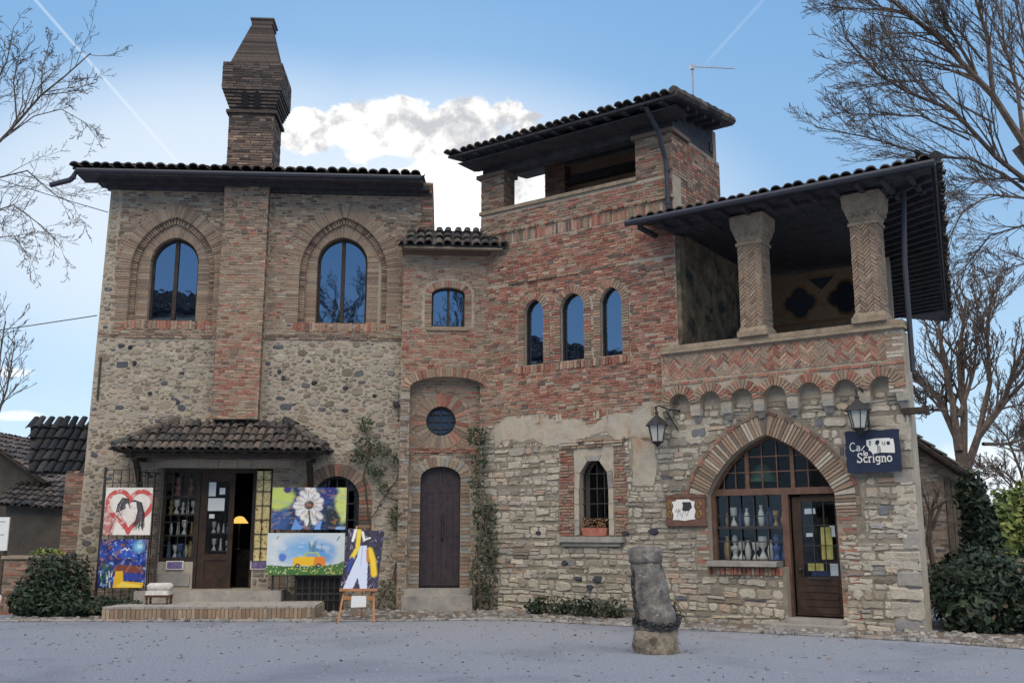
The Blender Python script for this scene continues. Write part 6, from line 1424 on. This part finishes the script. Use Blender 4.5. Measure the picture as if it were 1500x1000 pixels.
# brick planter with plants, notice board, little white dog
pt = thing('brick_planter', (-9.95, 20.6, 0), 'low brick wall with plants on top left of the ivy bush', 'planter')
w = MB(); w.box(-10.35, -9.2, 20.5, 20.9, 0, 1.10, 7); bricks(w, -10.35, -9.2, 0, 1.1, lambda u, z: True, L=.24, y=20.5, mis=lambda u, z: rnd.choice((BR, BB, BB, BD))); w.build('wall', WALLS, pt)
w = MB(); w.box(-10.4, -9.1, 20.45, 20.95, 1.10, 1.16, 0); w.build('coping', 'cap_stone', pt)
w = MB(); leafcloud(w, [((-9.55, 20.65, 1.22), (.38, .2, .10))], 260, .045, shell=.9); w.build('leaves', 'leaf_yellow', pt)
nb = thing('notice_board', (-10.7, 21, 0), 'white notice board on posts at the far left edge', 'notice board')
a = at(14, 757, 21); b = at(-40, 806, 21)
w = MB(); w.box(b.x, a.x, 21, 21.04, b.z, a.z, 0); w.build('panel', 'paper', nb)
for x in (a.x - .05, b.x + .05): 
    w = MB(); w.box(x - .025, x + .025, 21.04, 21.09, 0, a.z, 0); w.build('post', 'wood_dark', nb)
w = MB()
for i in range(6): w.box(b.x + .1, a.x - .08 - .1 * (i % 3), 20.996, 21.0, a.z - .1 - i * .09, a.z - .085 - i * .09, 0)
w.build('writing', 'alu', nb)
def skin_body(name, verts, edges, radii, m_, parent=None, sub=2, root=0):
    me = bpy.data.meshes.new(name); me.from_pydata(verts, edges, []); o = bpy.data.objects.new(name, me); COL.objects.link(o)
    o.modifiers.new('skin', 'SKIN'); o.modifiers['skin'].use_smooth_shade = True
    for i, r_ in enumerate(radii): me.skin_vertices[0].data[i].radius = (r_, r_) if not hasattr(r_, '__len__') else r_
    me.skin_vertices[0].data[root].use_root = True
    ms = o.modifiers.new('sub', 'SUBSURF'); ms.levels = sub; ms.render_levels = sub
    bpy.context.view_layer.update(); dg = bpy.context.evaluated_depsgraph_get()
    nm = bpy.data.meshes.new_from_object(o.evaluated_get(dg)); o.modifiers.clear(); o.data = nm; bpy.data.meshes.remove(me); nm.materials.clear(); nm.materials.append(M[m_])
    if parent: adopt(o, parent)
    return o
dx, dy = -9.98, 19.45
V = [(0, 0, .30), (-.14, 0, .31), (-.26, .0, .30), (-.36, 0, .38), (-.44, 0, .44), (-.53, 0, .42), (.10, 0, .30),          # spine, neck, head, muzzle, rump
     (.17, 0, .36), (.20, 0, .46), (.18, 0, .53),                                                                       # raised tail
     (.10, .065, .22), (.06, .07, .15), (.12, .07, .08), (.10, .07, .015), (.10, -.065, .22), (.06, -.07, .15), (.12, -.07, .08), (.10, -.07, .015),
     (-.25, .06, .21), (-.25, .06, .11), (-.25, .06, .015), (-.25, -.06, .21), (-.25, -.06, .11), (-.25, -.06, .015), (-.43, .05, .50), (-.43, -.05, .50)]
E_ = [(0, 1), (1, 2), (2, 3), (3, 4), (4, 5), (0, 6), (6, 7), (7, 8), (8, 9), (6, 10), (10, 11), (11, 12), (12, 13), (6, 14), (14, 15), (15, 16), (16, 17), (2, 18), (18, 19), (19, 20), (2, 21), (21, 22), (22, 23), (4, 24), (4, 25)]
Rr = [.085, .09, .095, .06, .062, .032, .08, .03, .022, .012, .05, .035, .022, .024, .05, .035, .022, .024, .04, .026, .024, .04, .026, .024, .018, .018]
dog = skin_body('dog', [(dx + x * .82, dy + y * .82, z * .86) for x, y, z in V], E_, [r_ * .82 for r_ in Rr], 'fur'); tag(dog, 'small white dog with raised tail at the far left edge', 'dog')
w = MB(); w.tube([(dx - .25 + .07 * math.cos(t) * .5, dy + .065 * math.sin(t), .285 + .05 * math.cos(t)) for t in [2 * PI * i / 10 for i in range(11)]], .012, 5); tag(w.build('collar', 'iron', dog))
# ivy bushes
def bush(name, label, cat, shapes, n, size, m_, stems=5, group=None, shell=.4):
    c = shapes[0][0]; t = thing(name, (c[0], c[1], 0), label, cat, group)
    w = MB(); leafcloud(w, shapes, n, size, shell=shell); w.build('foliage', m_, t)
    w = MB()
    for c, r_ in shapes:
        for _ in range(stems):
            a = rnd.uniform(0, 6.28); w.tube([(c[0] + rnd.uniform(-.1, .1), c[1] + rnd.uniform(-.1, .1), 0), (c[0] + r_[0] * .4 * math.cos(a), c[1] + r_[1] * .4 * math.sin(a), c[2]), (c[0] + r_[0] * .7 * math.cos(a), c[1] + r_[1] * .7 * math.sin(a), c[2] + r_[2] * .6)], [.02, .014, .006], 4)
        for _ in range(6):
            a = rnd.uniform(0, 6.28); b_ = rnd.uniform(.2, 1.3); q = Vector((c[0] + r_[0] * math.cos(a) * math.cos(b_), c[1] + r_[1] * math.sin(a) * math.cos(b_), c[2] + r_[2] * math.sin(b_))); e_ = q + Vector((math.cos(a) * .1, math.sin(a) * .1, rnd.uniform(.05, .22))); w.tube([q - (e_ - q) * .8, q, e_], [.008, .006, .003], 3)
    w.build('stem', 'stem', t); return t
bush('ivy_bush', 'dark ivy bush beside the left picture rack', 'bush', [((-9.25, 20.1, .62), (.50, .5, .62)), ((-8.9, 20.35, .6), (.42, .4, .62)), ((-9.45, 19.8, .3), (.4, .35, .34)), ((-8.75, 19.75, .24), (.5, .35, .28)), ((-8.2, 20.0, .17), (.5, .3, .2)), ((-7.7, 20.25, .15), (.45, .25, .18))], 6500, .046, 'ivy')
bush('ivy_hedge', 'dark ivy hedge along the kerb right of the loggia', 'hedge', [((8.0, 17.3, .6), (.95, .85, .74)), ((9.0, 16.9, .62), (1.0, .9, .76)), ((10.1, 16.5, .62), (1.1, 1.0, .78)), ((7.7, 16.75, .32), (.6, .5, .42)), ((8.9, 16.1, .3), (.9, .5, .4)), ((9.9, 15.6, .3), (.9, .5, .4)), ((8.5, 18.3, .65), (.9, .7, .74)), ((10.9, 16.9, .7), (.9, .9, .8))], 15000, .058, 'ivy')
bush('ivy_column', 'tall dark ivy mass smothering the corner of the plank shed', 'ivy', [((9.85, 21.0, 1.5), (.36, .5, 1.0)), ((9.72, 21.0, 2.4), (.27, .4, .55)), ((9.95, 21.2, .8), (.45, .5, .6))], 3000, .075, 'ivy')
bush('laurel_bush', 'yellow green bush behind the hedge at the right edge', 'bush', [((14.2, 28.5, 1.8), (1.0, .9, 1.1)), ((15.1, 28.5, 2.1), (1.0, .9, 1.3)), ((13.4, 28.2, 1.4), (.8, .8, 1.1)), ((16.0, 28.4, 1.7), (1.0, .9, 1.2))], 7000, .10, 'leaf_yellow', shell=.7)
# plank shed behind the loggia
sd = thing('plank_shed', (10.5, 24, 0), 'brick and plank shed with sagging tile roof right of the loggia', 'shed')
a0_, a1_ = at(1325, 628, 23.6), at(1418, 694, 23.6)
w = MB(); w.prism([(8.9, 0), (11.0, 0), (11.0, a1_.z - .05), (a0_.x, a0_.z - .05), (8.9, a0_.z + .3)], 24.0, 27, 7)
bricks(w, 9.0, 10.45, 0, 3.9, lambda u, z: z < a0_.z - .1 + (u - a0_.x) * (a1_.z - a0_.z) / (a1_.x - a0_.x), L=.24, y=24.0, mis=lambda u, z: rnd.choice((BB, BB, BD, ST)))
w.build('wall', WALLS, sd)
w = MB(); u = 10.47
while u < 11.0: wd = rnd.uniform(.09, .15); w.box(u, u + wd - .012, 23.955, 24.0, .2 + rnd.uniform(0, .3), 2.95 - (u - 10.47) * .4, 0); u += wd
w.build('boarding', 'stem', sd)
w = MB(); roof_face(w, a1_ + Vector((0, 3.2, 0)), a1_, a0_ + Vector((-.6, 0, .4)), a0_ + Vector((-.6, 3.2, .4)), 0, base_mi=1); w.build('roof', ['tile', 'wood_dark'], sd)
w = MB(); w.tube([a0_ + Vector((-.5, -.02, .2)), a1_ + Vector((0, -.02, -.06))], .07, 6); w.build('rafter', 'wood_dark', sd)
# dead shrub against the shed
ds = thing('dead_shrub', (8.7, 20.5, 0), 'dead twisted shrub standing between loggia corner and shed', 'shrub')
w = MB(); random_state = rnd.getstate(); rnd.seed(5)
for P in ([(1358, 800), (1362, 750), (1350, 712)], [(1362, 790), (1366, 740), (1378, 712)], [(1356, 770), (1350, 740), (1338, 715)], [(1365, 775), (1380, 735), (1392, 728)]):
    branch(w, None, None, 0, .05, 0, 2, (5, 4), .7, .2, .05, path=[at(x, y, 20.5) for x, y in P])
w.tube([(8.7, 20.5, 0), at(1360, 790, 20.5)], [.07, .05], 6); w.build('branches', 'bark', ds)
# ------------------------------------------------------------------ bare trees
def bare_tree(label, base, trunk, limbs, Y, r_trunk, kids=(9, 7, 4), spread=.75, curve=.16, upw=.05, ratio=.5, rmin=.006, seed=1, group='bare winter trees', dY=1.2, maxlev=3, thin=1.0):
    rnd.seed(seed); t = thing('bare_tree', base, label, 'tree', group)
    w = MB(); P = [Vector(base)] + [at(x, y, Y) for x, y in trunk]; w.tube(P, [r_trunk * (1.15 - .45 * i / (len(P) - 1)) for i in range(len(P))], 10); w.build('trunk', 'bark', t)
    w = MB()
    for P_, r_ in limbs:
        k = rnd.uniform(-dY, dY); n = len(P_)
        branch(w, None, None, 0, r_ * thin, 0, maxlev, kids, spread, curve, upw, path=[at(x, y, Y + k * i / max(1, n - 1)) for i, (x, y) in enumerate(P_)], ratio=ratio, rmin=rmin)
    w.build('crown', 'bark', t, recalc=False); return t
bare_tree('great bare tree reaching over the loggia roof from the right', (16.2, 24.5, 0), [(1660, 700), (1600, 420), (1540, 262), (1497, 210)], [
    ([(1500, 212), (1454, 140), (1410, 94), (1370, 51), (1324, 16), (1280, -20)], .17), ([(1454, 140), (1446, 54), (1429, 0), (1420, -60)], .12), ([(1430, 110), (1405, 67), (1385, 30), (1368, -10)], .09),
    ([(1540, 285), (1500, 262), (1459, 230), (1397, 162), (1330, 135), (1285, 108), (1238, 55)], .13), ([(1397, 162), (1343, 118), (1308, 78), (1300, 40)], .06), ([(1530, 300), (1470, 255), (1420, 232), (1370, 230), (1330, 219), (1275, 202), (1194, 186)], .085),
    ([(1455, 180), (1400, 150), (1370, 117), (1300, 120), (1245, 135)], .055), ([(1420, 205), (1350, 170), (1290, 168), (1225, 165)], .05), ([(1440, 90), (1400, 40), (1360, -15)], .06),
    ([(1500, 212), (1490, 130), (1470, 60), (1465, -20)], .11), ([(1540, 262), (1510, 150), (1500, 60), (1480, -30)], .12), ([(1415, 100), (1350, 90), (1290, 85), (1220, 95)], .05),
    ([(1330, 20), (1290, 15), (1240, 12), (1200, 5)], .045), ([(1370, 50), (1320, 55), (1260, 60)], .04),
    ([(1560, 330), (1500, 290), (1450, 285), (1410, 310), (1385, 360)], .07), ([(1570, 360), (1500, 330), (1450, 345), (1415, 390), (1395, 450)], .06), ([(1560, 300), (1490, 262), (1440, 262), (1400, 275)], .06), ([(1580, 420), (1520, 380), (1470, 395), (1430, 440)], .05)],
    24.5, .42, kids=(24, 10, 4), spread=.5, curve=.10, upw=.05, ratio=.42, rmin=.0055, seed=11, thin=.62)
bare_tree('bare multi-stemmed tree rising behind the plank shed', at(1412, 860, 34), [(1412, 740), (1408, 690)], [
    ([(1408, 690), (1400, 640), (1375, 585), (1350, 560), (1330, 540)], .16), ([(1405, 660), (1395, 590), (1380, 520), (1372, 455)], .15), ([(1410, 690), (1412, 600), (1405, 520), (1415, 440)], .16), ([(1415, 690), (1432, 640), (1470, 590), (1485, 540), (1510, 490)], .16),
    ([(1432, 640), (1450, 560), (1445, 480), (1455, 420)], .11), ([(1470, 590), (1500, 560), (1540, 520)], .09), ([(1405, 610), (1425, 550), (1435, 470)], .09), ([(1385, 600), (1360, 600), (1340, 580)], .07), ([(1440, 650), (1480, 650), (1530, 630)], .07)],
    34, .30, kids=(18, 8, 5), spread=.55, upw=.12, ratio=.45, rmin=.011, seed=23)
bare_tree('thin pale tree thicket at the right edge behind the hedge', at(1510, 800, 46), [(1510, 740)], [([(1510, 745), (1495, 690), (1475, 640), (1450, 610)], .09), ([(1510, 740), (1505, 660), (1495, 590)], .1), ([(1510, 750), (1480, 710), (1450, 680)], .07), ([(1510, 740), (1540, 660), (1530, 600)], .08), ([(1505, 720), (1470, 690), (1440, 690)], .06)],
    46, .15, kids=(18, 9, 5), spread=.6, upw=.08, ratio=.5, rmin=.010, seed=31)
bare_tree('bare tree reaching in from the left edge over the roofs', (-19.5, 26, 0), [(-330, 700), (-260, 420), (-180, 300)], [
    ([(-180, 300), (-80, 250), (0, 207), (25, 180), (60, 140), (95, 112), (133, 78)], .10), ([(60, 140), (62, 100), (75, 55)], .04), ([(25, 180), (20, 120), (30, 70)], .045), ([(60, 140), (100, 135), (135, 122)], .035),
    ([(-180, 310), (-60, 290), (0, 260), (40, 250), (80, 285), (110, 300)], .06), ([(-100, 260), (-20, 150), (10, 90), (20, 40)], .06), ([(-150, 320), (-40, 320), (20, 300), (60, 330), (90, 360)], .05), ([(0, 207), (50, 170), (90, 160), (125, 180), (140, 200)], .035), ([(-120, 330), (-20, 350), (20, 345), (45, 380)], .04)],
    26, .4, kids=(15, 8, 5), spread=.65, curve=.18, upw=.02, ratio=.38, rmin=.005, seed=42, thin=.6)
bare_tree('faint far bare tree above the low house at the left edge', at(-20, 760, 60), [(-20, 680)], [([(-20, 690), (-5, 600), (0, 520), (8, 470)], .12), ([(-15, 640), (10, 570), (22, 500)], .1), ([(-15, 620), (-20, 540), (-10, 460)], .1)], 60, .2, kids=(10, 6, 4), spread=.5, upw=.1, ratio=.45, rmin=.014, seed=51)
# aerial and overhead wires
an = thing('aerial', at(1014, 150, 23), 'thin television aerial standing behind the tower roof', 'aerial')
w = MB(); a = at(1014, 98, 23); w.tube([Vector((a.x, 23, 10.0)), a + Vector((0, 0, .06))], .018, 6); w.build('mast', 'alu', an)
w = MB(); b = at(1076, 101, 23.6); w.tube([a, b], .012, 5)
for i in range(9): q = a.lerp(b, .1 + i / 9.5); h = .17 - .008 * i; w.tube([q + Vector((-.1, -.05, -h * .4)), q + Vector((.1, .05, h * .5))], .007, 4)
w.box(a.x - .05, a.x + .05, 22.96, 23.04, a.z - .07, a.z + .05); w.build('boom', 'alu', an)
def wire(label, p, q, sag):
    w = MB(); w.tube([p.lerp(q, i / 14) - Vector((0, 0, sag * 4 * (i / 14) * (1 - i / 14))) for i in range(15)], .012, 4); tag(w.build('overhead_wire', 'iron'), label, 'wire', 'overhead wires at the left')
wire('long overhead wire meeting the house wall below window level', at(-700, 545, 34), at(142, 462, 21.4), .3); wire('upper overhead wire slanting to the house corner under the eaves', at(-300, 160, 30), at(158, 311, 21.4), .1)

# ------------------------------------------------------------------ across the square (mirrored in the window glass)
def opposite(loc, rz, w_, d_, h, label):
    o = thing('facing_house', loc, label, 'house', None, rz); T = wm(o)
    w = MB(T); w.box(-w_ / 2, w_ / 2, 0, d_, 0, h, 0); w.build('wall', 'plaster', o)
    w = MB(); P = lambda x, y, z: T @ Vector((x, y, z)); roof_face(w, P(-w_ / 2 - .6, -.7, h), P(w_ / 2 + .6, -.7, h), P(w_ / 2 + .6, d_ / 2, h + 1.8), P(-w_ / 2 - .6, d_ / 2, h + 1.8), 0, base_mi=1, row=.6, step=.3, r=.13)
    roof_face(w, P(w_ / 2 + .6, d_ + .7, h), P(-w_ / 2 - .6, d_ + .7, h), P(-w_ / 2 - .6, d_ / 2, h + 1.8), P(w_ / 2 + .6, d_ / 2, h + 1.8), 0, base_mi=1, row=.6, step=.3, r=.13); w.build('roof', ['tile', 'wood_soffit'], o)
    for i in range(3):
        for z in (1.2, 4.4, 7.2):
            if z + 1.6 < h:
                w = MB(T); x = -w_ / 3 + i * w_ / 3; w.box(x - .5, x + .5, -.04, .02, z, z + 1.5, 0); w.build('window', 'wood_dark', o)
opposite((-13.2, 1.4, 0), R(180), 7, 8, 10.9, 'plastered house across the square, mirrored in the tall left window')
opposite((-20.0, 9.5, 0), R(68), 9, 7, 8.9, 'plastered house on the left side of the square, mirrored in the tower windows')
rnd.seed(77); mt = thing('bare_tree', (-4.9, -3.0, 0), 'bare tree across the square, mirrored in the window right of the chimney breast', 'tree', 'bare winter trees')
T = Matrix.Translation((-4.9, -3.0, 0))
w = MB(T); w.tube([(0, 0, 0), (.1, 0, 4), (.15, .1, 8)], [.32, .27, .2], 8); w.build('trunk', 'bark', mt)
w = MB(T)
for k in range(9):
    a = k * .75; branch(w, (.12, 0, 6.2 + .22 * k), (math.cos(a) * .7, math.sin(a) * .7, 1), 6.5, .12, 0, 3, (10, 7, 3), .6, .12, .1, ratio=.45, rmin=.014)
w.build('crown', 'bark', mt, recalc=False)
twin(mt, (0.9, -4.0, 0), 1.9, 'bare tree across the square, mirrored in the small bay window')
